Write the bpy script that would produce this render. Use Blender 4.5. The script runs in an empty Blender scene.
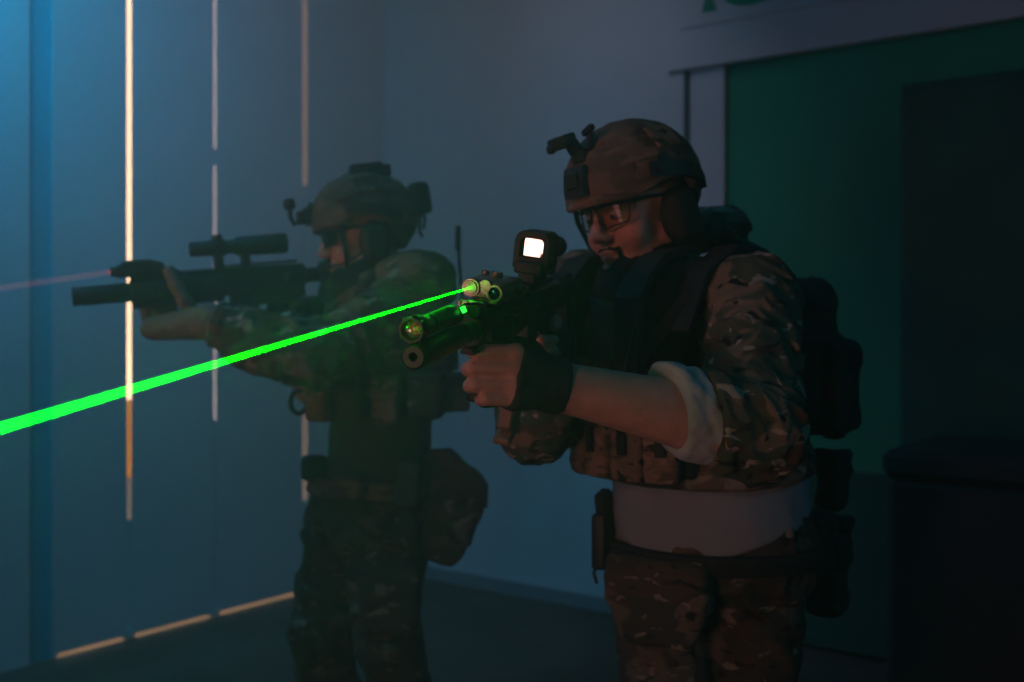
import bpy, bmesh, math, random
import numpy as np
from mathutils import Vector, Matrix
random.seed(7)
F = 1081.0
CH = 1.33
R_ = math.radians
scene = bpy.context.scene
COL = scene.collection
f32 = np.float32


def W(px, py, d):
    """a point of the place at distance d in front of the camera's plane"""
    return np.array([(px - 512) * d / F, d, CH - (py - 324) * d / F])


def V(*a):
    return np.array(a, dtype=float)


def nz(a):
    a = np.asarray(a, float)
    return a / np.linalg.norm(a)


# ---------------------------------------------------------------- materials
def newmat(name):
    m = bpy.data.materials.new(name)
    m.use_nodes = True
    nt = m.node_tree
    return m, nt, nt.nodes['Principled BSDF']


def plain(name, col, rough=.6, metal=0., noise=.0, nscale=30., bump=0., bscale=120., coat=0., spec=.5):
    m, nt, b = newmat(name)
    if 'hair' in name or 'knit' in name:
        spec = .1
    b.inputs['Base Color'].default_value = (*col, 1)
    b.inputs['Roughness'].default_value = rough
    b.inputs['Metallic'].default_value = metal
    b.inputs['Coat Weight'].default_value = coat
    b.inputs['Specular IOR Level'].default_value = spec
    tc = nt.nodes.new('ShaderNodeTexCoord')
    if noise > 0:
        n = nt.nodes.new('ShaderNodeTexNoise')
        n.inputs['Scale'].default_value = nscale
        n.inputs['Detail'].default_value = 5
        nt.links.new(tc.outputs['Object'], n.inputs['Vector'])
        r = nt.nodes.new('ShaderNodeValToRGB')
        r.color_ramp.elements[0].position = .3
        r.color_ramp.elements[1].position = .7
        r.color_ramp.elements[0].color = (*[c * (1 - noise) for c in col], 1)
        r.color_ramp.elements[1].color = (*[min(1, c * (1 + noise)) for c in col], 1)
        nt.links.new(n.outputs['Fac'], r.inputs['Fac'])
        nt.links.new(r.outputs['Color'], b.inputs['Base Color'])
    if bump > 0:
        n2 = nt.nodes.new('ShaderNodeTexNoise')
        n2.inputs['Scale'].default_value = bscale
        n2.inputs['Detail'].default_value = 3
        nt.links.new(tc.outputs['Object'], n2.inputs['Vector'])
        bp = nt.nodes.new('ShaderNodeBump')
        bp.inputs['Strength'].default_value = bump
        bp.inputs['Distance'].default_value = .004
        nt.links.new(n2.outputs['Fac'], bp.inputs['Height'])
        nt.links.new(bp.outputs['Normal'], b.inputs['Normal'])
    return m


def camo(name, cols, scale=9., rough=.85, stretch=(1, 1, .55)):
    """patches of several cloth colours with small dark and pale flecks"""
    m, nt, b = newmat(name)
    b.inputs['Roughness'].default_value = rough
    b.inputs['Specular IOR Level'].default_value = .25
    tc = nt.nodes.new('ShaderNodeTexCoord')

    def mask(sc, thr, off):
        mp = nt.nodes.new('ShaderNodeMapping')
        mp.inputs['Location'].default_value = off
        mp.inputs['Scale'].default_value = (stretch[0], stretch[1], 1 / stretch[2])
        nt.links.new(tc.outputs['Object'], mp.inputs['Vector'])
        n = nt.nodes.new('ShaderNodeTexNoise')
        n.inputs['Scale'].default_value = sc
        n.inputs['Detail'].default_value = 2.5
        n.inputs['Distortion'].default_value = .6
        nt.links.new(mp.outputs['Vector'], n.inputs['Vector'])
        r = nt.nodes.new('ShaderNodeValToRGB')
        r.color_ramp.elements[0].position = thr
        r.color_ramp.elements[1].position = thr + .03
        nt.links.new(n.outputs['Fac'], r.inputs['Fac'])
        return r.outputs['Color']
    prev = None
    specs = [(scale, .52, (0, 0, 0)), (scale * .8, .56, (3, 7, 1)), (scale * 2.0, .6, (9, 2, 4)), (scale * 2.2, .62, (5, 5, 8))]
    for i, sp in enumerate(specs):
        mx = nt.nodes.new('ShaderNodeMix')
        mx.data_type = 'RGBA'
        ia, ib = mx.inputs[6], mx.inputs[7]
        if prev is None:
            ia.default_value = (*cols[0], 1)
        else:
            nt.links.new(prev, ia)
        ib.default_value = (*cols[i + 1], 1)
        nt.links.new(mask(*sp), mx.inputs[0])
        prev = mx.outputs[2]
    nt.links.new(prev, b.inputs['Base Color'])
    n2 = nt.nodes.new('ShaderNodeTexNoise')
    n2.inputs['Scale'].default_value = 25
    n2.inputs['Detail'].default_value = 6
    nt.links.new(tc.outputs['Object'], n2.inputs['Vector'])
    bp = nt.nodes.new('ShaderNodeBump')
    bp.inputs['Strength'].default_value = .5
    bp.inputs['Distance'].default_value = .01
    nt.links.new(n2.outputs['Fac'], bp.inputs['Height'])
    nt.links.new(bp.outputs['Normal'], b.inputs['Normal'])
    return m


def emit(name, col, strength):
    m, nt, b = newmat(name)
    b.inputs['Base Color'].default_value = (*col, 1)
    b.inputs['Emission Color'].default_value = (*col, 1)
    b.inputs['Emission Strength'].default_value = strength
    return m


def glass(name, tint, rough=.02, trans=.8, refl=.3):
    m = bpy.data.materials.new(name)
    m.use_nodes = True
    nt = m.node_tree
    nt.nodes.clear()
    out = nt.nodes.new('ShaderNodeOutputMaterial')
    tr = nt.nodes.new('ShaderNodeBsdfTransparent')
    tr.inputs['Color'].default_value = (*[c * trans for c in tint], 1)
    gl = nt.nodes.new('ShaderNodeBsdfGlossy')
    gl.inputs['Roughness'].default_value = rough
    gl.inputs['Color'].default_value = (*[min(1, .3 + c) for c in tint], 1)
    mx = nt.nodes.new('ShaderNodeMixShader')
    mx.inputs[0].default_value = refl
    nt.links.new(tr.outputs[0], mx.inputs[1])
    nt.links.new(gl.outputs[0], mx.inputs[2])
    nt.links.new(mx.outputs[0], out.inputs['Surface'])
    return m


def beam(name, col, strength):
    m = bpy.data.materials.new(name)
    m.use_nodes = True
    nt = m.node_tree
    nt.nodes.clear()
    out = nt.nodes.new('ShaderNodeOutputMaterial')
    tr = nt.nodes.new('ShaderNodeBsdfTransparent')
    em = nt.nodes.new('ShaderNodeEmission')
    em.inputs['Color'].default_value = (*col, 1)
    em.inputs['Strength'].default_value = strength
    ad = nt.nodes.new('ShaderNodeAddShader')
    nt.links.new(tr.outputs[0], ad.inputs[0])
    nt.links.new(em.outputs[0], ad.inputs[1])
    nt.links.new(ad.outputs[0], out.inputs['Surface'])
    return m


TAN, GRN, BRN, DRK, PAL = (.20, .15, .10), (.07, .085, .055), (.09, .055, .035), (.02, .018, .016), (.36, .31, .25)
M = dict(
    skin=plain('skin', (.62, .33, .25), .55, noise=.14, nscale=45, bump=.25, bscale=260),
    skin2=plain('weathered_skin', (.50, .28, .21), .6, noise=.14, nscale=45, bump=.2),
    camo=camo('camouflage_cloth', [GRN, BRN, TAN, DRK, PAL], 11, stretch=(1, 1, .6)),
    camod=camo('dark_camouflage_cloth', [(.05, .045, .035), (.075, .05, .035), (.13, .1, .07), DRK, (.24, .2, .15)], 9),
    pouch=camo('tan_camouflage_webbing', [(.24, .16, .11), (.17, .12, .08), (.1, .08, .055), (.03, .025, .02), (.3, .23, .17)], 16),
    helm=camo('camouflage_helmet_cover', [(.15, .105, .08), (.1, .075, .055), (.19, .14, .1), (.055, .045, .035), (.2, .15, .12)], 9),
    shirt=plain('pale_cotton_jersey', (.24, .29, .31), .9, noise=.06, bump=.3, bscale=90),
    cuff=plain('pale_sleeve_lining', (.42, .46, .44), .9, noise=.12, bump=.4, bscale=60),
    oshirt=plain('olive_jersey', (.05, .065, .05), .9, noise=.1, bump=.3),
    navy=plain('dark_webbing', (.011, .012, .014), .8, noise=.25, nscale=20, bump=.5, bscale=90),
    black=plain('black_polymer', (.011, .013, .016), .55, bump=.1, bscale=200),
    gunm=plain('gunmetal', (.018, .021, .025), .45, metal=.2, noise=.2, nscale=60),
    worn=plain('worn_metal', (.32, .26, .22), .38, metal=.75, noise=.5, nscale=90),
    steel=plain('bright_steel', (.75, .75, .78), .12, metal=1.),
    chrome=plain('polished_reflector', (.9, .9, .92), .14, metal=1.),
    mag=plain('brown_polymer', (.26, .14, .09), .5, noise=.15),
    glove=plain('black_glove_cloth', (.025, .027, .03), .75, bump=.6, bscale=150, noise=.2),
    tglove=plain('tan_glove_cloth', (.20, .155, .12), .8, bump=.5, bscale=120, noise=.25, nscale=40),
    gaiter=plain('black_knit', (.022, .024, .028), .95, bump=.7, bscale=70),
    cord=plain('black_cord', (.02, .02, .022), .6),
    hair=plain('dark_brown_hair', (.022, .013, .010), .8, bump=.8, bscale=300),
    lens=glass('amber_lens', (1., .90, .86), .05, .85, .010),
    lensd=glass('smoked_lens', (.7, .62, .58), .05, .5, .06),
    sightg=glass('coated_sight_glass', (.55, .9, .52), .03, .4, .92),
    blueg=plain('blue_coated_lens', (.05, .18, .6), .08, metal=.9),
    boot=plain('tan_boot_suede', (.16, .12, .08), .85, noise=.2),
    eye=plain('eye_white', (.6, .56, .52), .25),
    iris=plain('dark_iris', (.05, .03, .02), .2),
    laser=beam('green_laser_light', (.0, 1., .0), 16),
    led=emit('green_indicator_light', (.02, 1., .05), 2.5),
    redl=beam('red_laser_light', (1., .25, .22), .030),
    redled=emit('red_indicator_light', (1., .12, .04), .8),
)


# ---------------------------------------------------------------- object helpers
def empty(name, loc, label, cat, group=None):
    o = bpy.data.objects.new(name, None)
    COL.objects.link(o)
    o.location = Vector([float(v) for v in loc])
    o.empty_display_size = .1
    o['label'] = label
    o['category'] = cat
    if group:
        o['group'] = group
    o['_org'] = [float(v) for v in loc]
    return o


def org(o):
    while o.parent:
        o = o.parent
    return np.array(list(o['_org'])) if '_org' in o else np.zeros(3)


def link(name, verts, faces, mat, parent=None, sharp=35, label=None):
    verts = np.asarray(verts, float)
    if parent is not None:
        verts = verts - org(parent)
    me = bpy.data.meshes.new(name)
    me.from_pydata([tuple(v) for v in verts], [], [tuple(int(i) for i in f) for f in faces])
    me.validate()
    me.polygons.foreach_set('use_smooth', [True] * len(me.polygons))
    if sharp:
        me.set_sharp_from_angle(angle=R_(sharp))
    me.materials.append(mat)
    o = bpy.data.objects.new(name, me)
    COL.objects.link(o)
    if parent is not None:
        o.parent = parent
    if label:
        o['label'] = label
    return o


class MB:
    """collects solid shapes, given in a frame (rotation columns + origin), as one mesh"""

    def __init__(s, Rm=None, o=None):
        s.v, s.f = [], []
        s.R = np.eye(3) if Rm is None else Rm
        s.o = np.zeros(3) if o is None else np.asarray(o, float)

    def add(s, vs, fs):
        n = len(s.v)
        for v in vs:
            s.v.append(s.R @ np.asarray(v, float) + s.o)
        for f in fs:
            s.f.append([i + n for i in f])
        return s

    def box(s, c, size, bev=.002, rot=None, taper=1., seg=1):
        bm = bmesh.new()
        bmesh.ops.create_cube(bm, size=1)
        for v in bm.verts:
            k = taper if v.co.z < 0 else 1.
            v.co = Vector((v.co.x * size[0] * k, v.co.y * size[1] * k, v.co.z * size[2]))
        if bev > 0:
            bmesh.ops.bevel(bm, geom=list(bm.edges), offset=min(bev, min(size) * .45), segments=seg, affect='EDGES', profile=.5)
        bm.verts.index_update()
        Q = np.eye(3) if rot is None else rot
        vs = [Q @ np.array(v.co) + np.asarray(c, float) for v in bm.verts]
        fs = [[v.index for v in f.verts] for f in bm.faces]
        bm.free()
        return s.add(vs, fs)

    def lathe(s, a, b, prof, n=20, closed=True):
        """profile [(t along a->b in metres, radius)]"""
        a = np.asarray(a, float)
        d = nz(np.asarray(b, float) - a)
        u = nz(np.cross(d, [0, 0, 1] if abs(d[2]) < .9 else [1, 0, 0]))
        w = np.cross(d, u)
        vs, fs = [], []
        for t, r in prof:
            for k in range(n):
                an = 2 * math.pi * k / n
                vs.append(a + d * t + r * (u * math.cos(an) + w * math.sin(an)))
        for i in range(len(prof) - 1):
            for k in range(n):
                k2 = (k + 1) % n
                fs.append([i * n + k, i * n + k2, (i + 1) * n + k2, (i + 1) * n + k])
        if closed:
            fs.append(list(range(n))[::-1])
            fs.append([(len(prof) - 1) * n + k for k in range(n)])
        return s.add(vs, fs)

    def cyl(s, a, b, r0, r1=None, n=16):
        L = float(np.linalg.norm(np.asarray(b, float) - np.asarray(a, float)))
        return s.lathe(a, b, [(0, r0), (L, r0 if r1 is None else r1)], n)

    def tube(s, pts, r, n=8):
        pts = [np.asarray(p, float) for p in pts]
        vs, fs = [], []
        ref = None
        for i, p in enumerate(pts):
            d = nz(pts[min(i + 1, len(pts) - 1)] - pts[max(i - 1, 0)])
            if ref is None:
                ref = nz(np.cross(d, [0, 0, 1] if abs(d[2]) < .9 else [1, 0, 0]))
            u = nz(ref - d * np.dot(ref, d))
            ref = u
            w = np.cross(d, u)
            rr = r[i] if isinstance(r, (list, tuple)) else r
            for k in range(n):
                an = 2 * math.pi * k / n
                vs.append(p + rr * (u * math.cos(an) + w * math.sin(an)))
        for i in range(len(pts) - 1):
            for k in range(n):
                k2 = (k + 1) % n
                fs.append([i * n + k, i * n + k2, (i + 1) * n + k2, (i + 1) * n + k])
        fs.append(list(range(n))[::-1])
        fs.append([(len(pts) - 1) * n + k for k in range(n)])
        return s.add(vs, fs)

    def strap(s, pts, w, t, side):
        """flat webbing along pts; side = width direction"""
        pts = [np.asarray(p, float) for p in pts]
        vs, fs = [], []
        for i, p in enumerate(pts):
            d = nz(pts[min(i + 1, len(pts) - 1)] - pts[max(i - 1, 0)])
            u = nz(np.asarray(side, float) - d * np.dot(side, d))
            nn = np.cross(d, u)
            for a, b in ((-1, -1), (1, -1), (1, 1), (-1, 1)):
                vs.append(p + u * a * w / 2 + nn * b * t / 2)
        for i in range(len(pts) - 1):
            for k in range(4):
                k2 = (k + 1) % 4
                fs.append([i * 4 + k, i * 4 + k2, (i + 1) * 4 + k2, (i + 1) * 4 + k])
        fs.append([3, 2, 1, 0])
        fs.append([(len(pts) - 1) * 4 + k for k in range(4)])
        return s.add(vs, fs)

    def prism(s, pts2, x0, x1, bev=.0):
        """outline in (y,z) extruded along x from x0 to x1"""
        n = len(pts2)
        vs = [(x0, p[0], p[1]) for p in pts2] + [(x1, p[0], p[1]) for p in pts2]
        fs = [list(range(n))[::-1], [n + k for k in range(n)]]
        for k in range(n):
            k2 = (k + 1) % n
            fs.append([k, k2, n + k2, n + k])
        if bev > 0:
            bm = bmesh.new()
            bv = [bm.verts.new(v) for v in vs]
            for f in fs:
                bm.faces.new([bv[i] for i in f])
            bmesh.ops.recalc_face_normals(bm, faces=list(bm.faces))
            bmesh.ops.bevel(bm, geom=list(bm.edges), offset=bev, segments=1, affect='EDGES')
            bm.verts.index_update()
            vs = [tuple(v.co) for v in bm.verts]
            fs = [[v.index for v in f.verts] for f in bm.faces]
            bm.free()
        return s.add(vs, fs)

    def build(s, name, mat, parent=None, sharp=35, label=None):
        o = link(name, s.v, s.f, mat, parent, None, label)
        bm = bmesh.new()
        bm.from_mesh(o.data)
        bmesh.ops.recalc_face_normals(bm, faces=list(bm.faces))
        bm.to_mesh(o.data)
        bm.free()
        o.data.set_sharp_from_angle(angle=R_(sharp))
        return o


# ---------------------------------------------------------------- distance fields
def rc(P, a, b, ra, rb):
    a = np.asarray(a, f32)
    b = np.asarray(b, f32)
    ab = b - a
    pa = P - a
    t = np.clip((pa @ ab) / f32(max(1e-9, ab @ ab)), 0, 1)
    return np.sqrt(((pa - t[:, None] * ab) ** 2).sum(1)) - (f32(ra) + (f32(rb) - f32(ra)) * t)


def loc(P, c, Rm):
    q = P - np.asarray(c, f32)
    return q if Rm is None else q @ np.asarray(Rm, f32)


def ell(P, c, r, Rm=None):
    q = loc(P, c, Rm)
    r = np.asarray(r, f32)
    k0 = np.sqrt(((q / r) ** 2).sum(1))
    k1 = np.sqrt(((q / (r * r)) ** 2).sum(1)) + 1e-6
    return k0 * (k0 - 1) / k1


def rbox(P, c, half, rad, Rm=None):
    q = np.abs(loc(P, c, Rm)) - (np.asarray(half, f32) - f32(rad))
    return np.sqrt((np.maximum(q, 0) ** 2).sum(1)) + np.minimum(q.max(1), 0) - f32(rad)


def smin(a, b, k):
    h = np.clip(.5 + .5 * (b - a) / k, 0, 1)
    return b + (a - b) * h - k * h * (1 - h)


def smax(a, b, k):
    return -smin(-a, -b, k)


def plane(P, o, n):
    return (P - np.asarray(o, f32)) @ np.asarray(nz(n), f32)


def folds(P, s, seed=0.):
    """cloth-like ridges in roughly [-1, 1]"""
    x, y, z = P[:, 0] * s + seed, P[:, 1] * s + seed * 1.7, P[:, 2] * s - seed
    w = np.sin(x * 1.3 + 1.7 * np.sin(z * .9)) + np.sin(y * 1.1 + 1.3 * np.sin(x * .8 + z * .6))
    a = 1 - 2 * np.abs(np.sin(z * 1.2 + 1.2 * w))
    b = 1 - 2 * np.abs(np.sin((x + y) * 1.1 + z * .7 + w))
    return (.6 * a + .4 * b).astype(f32)


def surf(f, lo, hi, h):
    lo = np.asarray(lo, float)
    hi = np.asarray(hi, float)
    s = 4
    nb = np.ceil((hi - lo) / (h * s)).astype(int) + 1
    n = nb * s

    def ev(P):
        out = np.empty(len(P), f32)
        for i in range(0, len(P), 400000):
            out[i:i + 400000] = f(P[i:i + 400000])
        return out
    g = np.stack(np.meshgrid(*[np.arange(k) for k in nb], indexing='ij'), -1).reshape(-1, 3)
    P = (lo + (g * s + (s - 1) / 2) * h).astype(f32)
    cv = ev(P).reshape(nb)
    near = np.abs(cv) < s * h * 1.25 + .008
    full = cv
    for ax in range(3):
        full = np.repeat(full, s, ax)
    full = full.copy()
    bi = np.argwhere(near)
    off = np.stack(np.meshgrid(*[np.arange(s)] * 3, indexing='ij'), -1).reshape(-1, 3)
    idx = (bi[:, None, :] * s + off[None]).reshape(-1, 3)
    vals = ev((lo + idx * h).astype(f32))
    full[idx[:, 0], idx[:, 1], idx[:, 2]] = vals
    full[0], full[-1] = 1, 1
    full[:, 0], full[:, -1] = 1, 1
    full[:, :, 0], full[:, :, -1] = 1, 1
    S = full < 0
    anyc = np.zeros(tuple(n - 1), bool)
    allc = np.ones(tuple(n - 1), bool)
    offs = [(i, j, k) for i in (0, 1) for j in (0, 1) for k in (0, 1)]
    for (i, j, k) in offs:
        c = S[i:n[0] - 1 + i, j:n[1] - 1 + j, k:n[2] - 1 + k]
        anyc |= c
        allc &= c
    act = np.argwhere(anyc & ~allc)
    cv8 = np.stack([full[act[:, 0] + i, act[:, 1] + j, act[:, 2] + k] for (i, j, k) in offs], 1)
    acc = np.zeros((len(act), 3))
    cnt = np.zeros(len(act))
    for a in range(8):
        for b in range(a + 1, 8):
            d = np.array(offs[b]) - np.array(offs[a])
            if np.abs(d).sum() != 1 or d.min() < 0:
                continue
            va, vb = cv8[:, a], cv8[:, b]
            m = (va < 0) != (vb < 0)
            t = np.where(m, va / np.where(m, va - vb, 1), 0)
            acc += m[:, None] * (np.array(offs[a]) + t[:, None] * d)
            cnt += m
    verts = lo + (act + acc / cnt[:, None]) * h
    vid = -np.ones(tuple(n - 1), np.int64)
    vid[act[:, 0], act[:, 1], act[:, 2]] = np.arange(len(act))
    faces = []
    for ax in range(3):
        o1, o2 = [(1, 2), (2, 0), (0, 1)][ax]
        sl0 = [slice(1, -1)] * 3
        sl1 = [slice(1, -1)] * 3
        sl0[ax] = slice(0, -1)
        sl1[ax] = slice(1, None)
        A, B = S[tuple(sl0)], S[tuple(sl1)]
        e = np.argwhere(A != B)
        if not len(e):
            continue
        inside = A[e[:, 0], e[:, 1], e[:, 2]]
        base = e.copy()
        for q in range(3):
            if q != ax:
                base[:, q] += 1
        base = base[(base < (n - 1)).all(1)] if False else base

        def cell(d1, d2):
            c = base.copy()
            c[:, o1] -= d1
            c[:, o2] -= d2
            c = np.minimum(c, np.array(vid.shape) - 1)
            return vid[c[:, 0], c[:, 1], c[:, 2]]
        q = np.stack([cell(1, 1), cell(0, 1), cell(0, 0), cell(1, 0)], 1)
        q[~inside] = q[~inside][:, ::-1]
        q = q[(q >= 0).all(1)]
        faces.append(q)
    return verts, np.concatenate(faces)


def sdf_obj(name, f, lo, hi, h, mat, parent=None, label=None, relax=1):
    v, q = surf(f, lo, hi, h)
    for _ in range(relax):      # one light relaxation evens out the lattice
        s = np.zeros_like(v)
        c = np.zeros(len(v))
        for a, b in ((0, 1), (1, 2), (2, 3), (3, 0)):
            np.add.at(s, q[:, a], v[q[:, b]])
            np.add.at(c, q[:, a], 1)
            np.add.at(s, q[:, b], v[q[:, a]])
            np.add.at(c, q[:, b], 1)
        v = .5 * v + .5 * s / np.maximum(c, 1)[:, None]
    if parent is not None:
        v = v - org(parent)
    me = bpy.data.meshes.new(name)
    me.vertices.add(len(v))
    me.vertices.foreach_set('co', v.astype(f32).ravel())
    me.loops.add(len(q) * 4)
    me.loops.foreach_set('vertex_index', q.astype(np.int32).ravel())
    me.polygons.add(len(q))
    me.polygons.foreach_set('loop_start', np.arange(0, len(q) * 4, 4, dtype=np.int32))
    me.polygons.foreach_set('use_smooth', np.ones(len(q), bool))
    me.update(calc_edges=True)
    me.validate()
    me.materials.append(mat)
    o = bpy.data.objects.new(name, me)
    COL.objects.link(o)
    if parent is not None:
        o.parent = parent
    if label:
        o['label'] = label
    return o


def yawR(psi, pitch=0, roll=0):
    """columns: person's right, forward, up; psi turns from towards the camera to image left"""
    f = V(-math.sin(psi), -math.cos(psi), 0)
    r = V(-math.cos(psi), math.sin(psi), 0)
    u = V(0, 0, 1)
    c, s = math.cos(pitch), math.sin(pitch)
    f2 = c * f - s * u
    u2 = c * u + s * f
    c, s = math.cos(roll), math.sin(roll)
    r3 = c * r - s * u2       # roll > 0 drops the right side
    u3 = c * u2 + s * r
    return np.stack([r3, f2, u3], 1)


# ---------------------------------------------------------------- heads, hands, bodies
def head_sdf(P, c, Rm, fat=0.):
    q = loc(P, c, Rm)
    E = lambda cc, rr: ell(q, cc, rr)
    d = E((0, -.012, .045), (.076, .098, .088))
    d = smin(d, E((0, .025, -.03), (.060 + fat, .068, .086)), .03)
    for s in (-1, 1):
        d = smin(d, rc(q, (s * (.052 + fat), .0, -.062), (s * .018, .066, -.1), .021, .018), .025)
        d = smin(d, E((s * (.04 + fat), .06, -.04), (.024, .022, .026)), .02)
        d = smin(d, E((s * .078, -.012, -.012), (.008, .018, .03)), .01)
    d = smin(d, E((0, .078, -.1), (.026, .021, .019)), .018)
    d = smin(d, rc(q, (-.036, .083, .02), (.036, .083, .02), .012, .012), .014)
    for s in (-1, 1):
        d = smax(d, -E((s * .032, .104, .0), (.019, .016, .011)), .008)
    d = smin(d, rc(q, (0, .088, .008), (0, .113, -.033), .008, .0125), .010)
    for s in (-1, 1):
        d = smin(d, E((s * .0125, .101, -.039), (.009, .011, .008)), .006)
    d = smin(d, E((0, .092, -.0655), (.024, .011, .0058)), .006)
    d = smin(d, E((0, .091, -.0765), (.021, .0105, .0065)), .006)
    d = smax(d, -E((0, .106, -.071), (.024, .006, .0016)), .004)
    return d


def chain_sdf(P, pts, rs, k=.004):
    d = None
    for i in range(len(pts) - 1):
        e = rc(P, pts[i], pts[i + 1], rs[i], rs[i + 1])
        d = e if d is None else smin(d, e, k)
    return d


def hand_sdf(P, H, grow=0.):
    """H: dict wrist, fingers (four chains from the knuckle), thumb chain, palm radius"""
    d = None
    for ch in H['fingers']:
        m = rc(P, H['wrist'], ch[0], H.get('rw', .026), H.get('kr', .0135))
        d = m if d is None else smin(d, m, .010)
    for ch, r in zip(H['fingers'], (.0105, .0108, .0105, .0093)):
        d = smin(d, chain_sdf(P, ch, [r + .0012, r, r * .93, r * .85]), .004)
    t = H['thumb']
    d = smin(d, chain_sdf(P, t, [.017, .0135, .012, .0105][:len(t)]), .008)
    return d - grow


def arm_pts(B, s):
    return B[s + 'sh'], B[s + 'el'], B[s + 'wr']


def torso_sdf(P, B):
    d = ell(P, B['pelvis'], B.get('pelvis_r', (.17, .13, .13)), B['Rp'])
    d = smin(d, ell(P, B['belly'], B['belly_r'], B['Rb']), .07)
    d = smin(d, ell(P, B['chest'], B['chest_r'], B['Rc']), .07)
    d = smin(d, rc(P, B['Rsh'], B['Lsh'], .062, .062), .06)
    return d


def arms_sdf(P, B, g=0., only=None):
    d = None
    for s in ('L', 'R'):
        if only and s != only:
            continue
        sh, el, wr = arm_pts(B, s)
        u = rc(P, sh, el, B['ru'], B['re'])
        mid = el + (wr - el) * .25
        fo = smin(rc(P, el, mid, B['re'], B['rf']), rc(P, mid, wr, B['rf'], B['rw']), .02)
        a = smin(u, fo, .03)
        d = a if d is None else np.minimum(d, a)
    return d - g


def sleeve_sdf(P, B, side, g, amp, fr, seed, cutp_, cutn):
    """one sleeve; only its forearm is cut off at the wrist"""
    sh, el, wr = arm_pts(B, side)
    w_ = amp * folds(P, fr, seed) + amp * .5 * folds(P, fr * 2, seed + 2)
    u = rc(P, sh, el, B['ru'], B['re']) - g - w_
    mid = el + (wr - el) * .25
    fo = smin(rc(P, el, mid, B['re'], B['rf']), rc(P, mid, wr, B['rf'], B['rw']), .02) - g - w_
    fo = smax(fo, plane(P, cutp_, cutn), .006)
    return smin(u, fo, .03)


def legs_sdf(P, B, g=0.):
    d = None
    for s in ('L', 'R'):
        hip, kn, an = B[s + 'hip'], B[s + 'kn'], B[s + 'an']
        a = smin(rc(P, hip, kn, .095, .062), rc(P, kn, an, .062, .04), .03)
        cal = kn + (an - kn) * .3 - B['Rp'][:, 1] * .015
        a = smin(a, ell(P, cal, (.055, .055, .11)), .03)
        a = smin(a, rc(P, an - V(0, 0, .04), an - V(0, 0, .055) + B['Rp'][:, 1] * .15, .038, .03), .02)
        d = a if d is None else smin(d, a, .02)
    return d - g


def body_sdf(B):
    def f(P):
        d = torso_sdf(P, B)
        d = smin(d, legs_sdf(P, B), .05)
        d = smin(d, arms_sdf(P, B), .03)
        neck0 = (B['Rsh'] + B['Lsh']) / 2 + V(0, 0, .01)
        neck1 = B['head'] + B['Rh'] @ V(0, -.025, -.06)
        d = smin(d, rc(P, neck0, neck1, .068, .06), .03)
        hd = head_sdf(P, B['head'], B['Rh'], B.get('fat', 0))
        d = smin(d, hd, .012)
        for s in ('L', 'R'):
            d = smin(d, hand_sdf(P, B[s + 'hand']), .012)
        return d
    return f


def bounds(B, pad=.25):
    pts = np.array([v for k, v in B.items() if isinstance(v, np.ndarray) and v.shape == (3,)])
    return pts.min(0) - pad, pts.max(0) + pad


def gun_frame(origin, fwd, roll=0.):
    y = nz(fwd)
    x = nz(np.cross(y, [0, 0, 1]))
    z = np.cross(x, y)
    c, s = math.cos(roll), math.sin(roll)
    x, z = c * x + s * z, c * z - s * x
    return np.stack([x, y, z], 1), np.asarray(origin, float)


# ================================================================ THE ROOM
C0 = V(-.684, 5.82, 0)
DR = V(.8, -.6, 0)      # along the right-hand wall, coming nearer
DL = V(-.601, -.799, 0)  # along the left-hand wall, coming nearer
NL = V(.799, -.601, 0)  # into the room from the left wall
NR = V(-.6, -.8, 0)     # into the room from the right wall
CEIL = 3.6


def structure(o):
    o['kind'] = 'structure'
    return o


mwall = plain('white_plaster', (.50, .53, .55), .9, noise=.06, nscale=2.5, bump=.2, bscale=40)
mpanel = plain('painted_sheet_metal', (.47, .49, .51), .75, noise=.05, nscale=2.5)
mblue = plain('blue_lit_recess_tint', (.02, .33, .42), .6, noise=.08, nscale=4)  # recess strip; the blue light and shade on it are put into its colour
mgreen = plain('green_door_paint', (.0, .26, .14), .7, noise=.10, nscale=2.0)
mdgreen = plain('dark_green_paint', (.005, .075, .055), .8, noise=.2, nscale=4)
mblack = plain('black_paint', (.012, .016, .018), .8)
mfloor = plain('dark_concrete', (.060, .045, .038), .85, noise=.35, nscale=3, bump=.4, bscale=25)
mceil = plain('grey_ceiling', (.25, .27, .29), .9)
mstrip = bpy.data.materials.new('warm_dimming_strip')  # translucent strips added to dim and tint the daylight in the joints
mstrip.use_nodes = True
_nt = mstrip.node_tree
_nt.nodes.clear()
_o = _nt.nodes.new('ShaderNodeOutputMaterial')
_t = _nt.nodes.new('ShaderNodeBsdfTranslucent')
_t.inputs['Color'].default_value = (.58, .42, .20, 1)
_nt.links.new(_t.outputs[0], _o.inputs['Surface'])
mstrip2 = mstrip.copy()
mstrip2.name = 'cool_dimming_strip'
mstrip3 = mstrip.copy()
mstrip3.name = 'faint_dimming_strip'
[n for n in mstrip3.node_tree.nodes if n.type == 'BSDF_TRANSLUCENT'][0].inputs['Color'].default_value = (.33, .34, .38, 1)
[n for n in mstrip2.node_tree.nodes if n.type == 'BSDF_TRANSLUCENT'][0].inputs['Color'].default_value = (.55, .62, .80, 1)


def boxw(mb, o, d, n, s0, s1, t0, t1, z0, z1, bev=0.):
    """a slab on a wall: s along d, t along n, z up"""
    Q = np.stack([d, n, V(0, 0, 1)], 1)
    c = o + d * (s0 + s1) / 2 + n * (t0 + t1) / 2 + V(0, 0, (z0 + z1) / 2)
    mb.box(c, (abs(s1 - s0), abs(t1 - t0), z1 - z0), bev, rot=Q)


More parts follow.
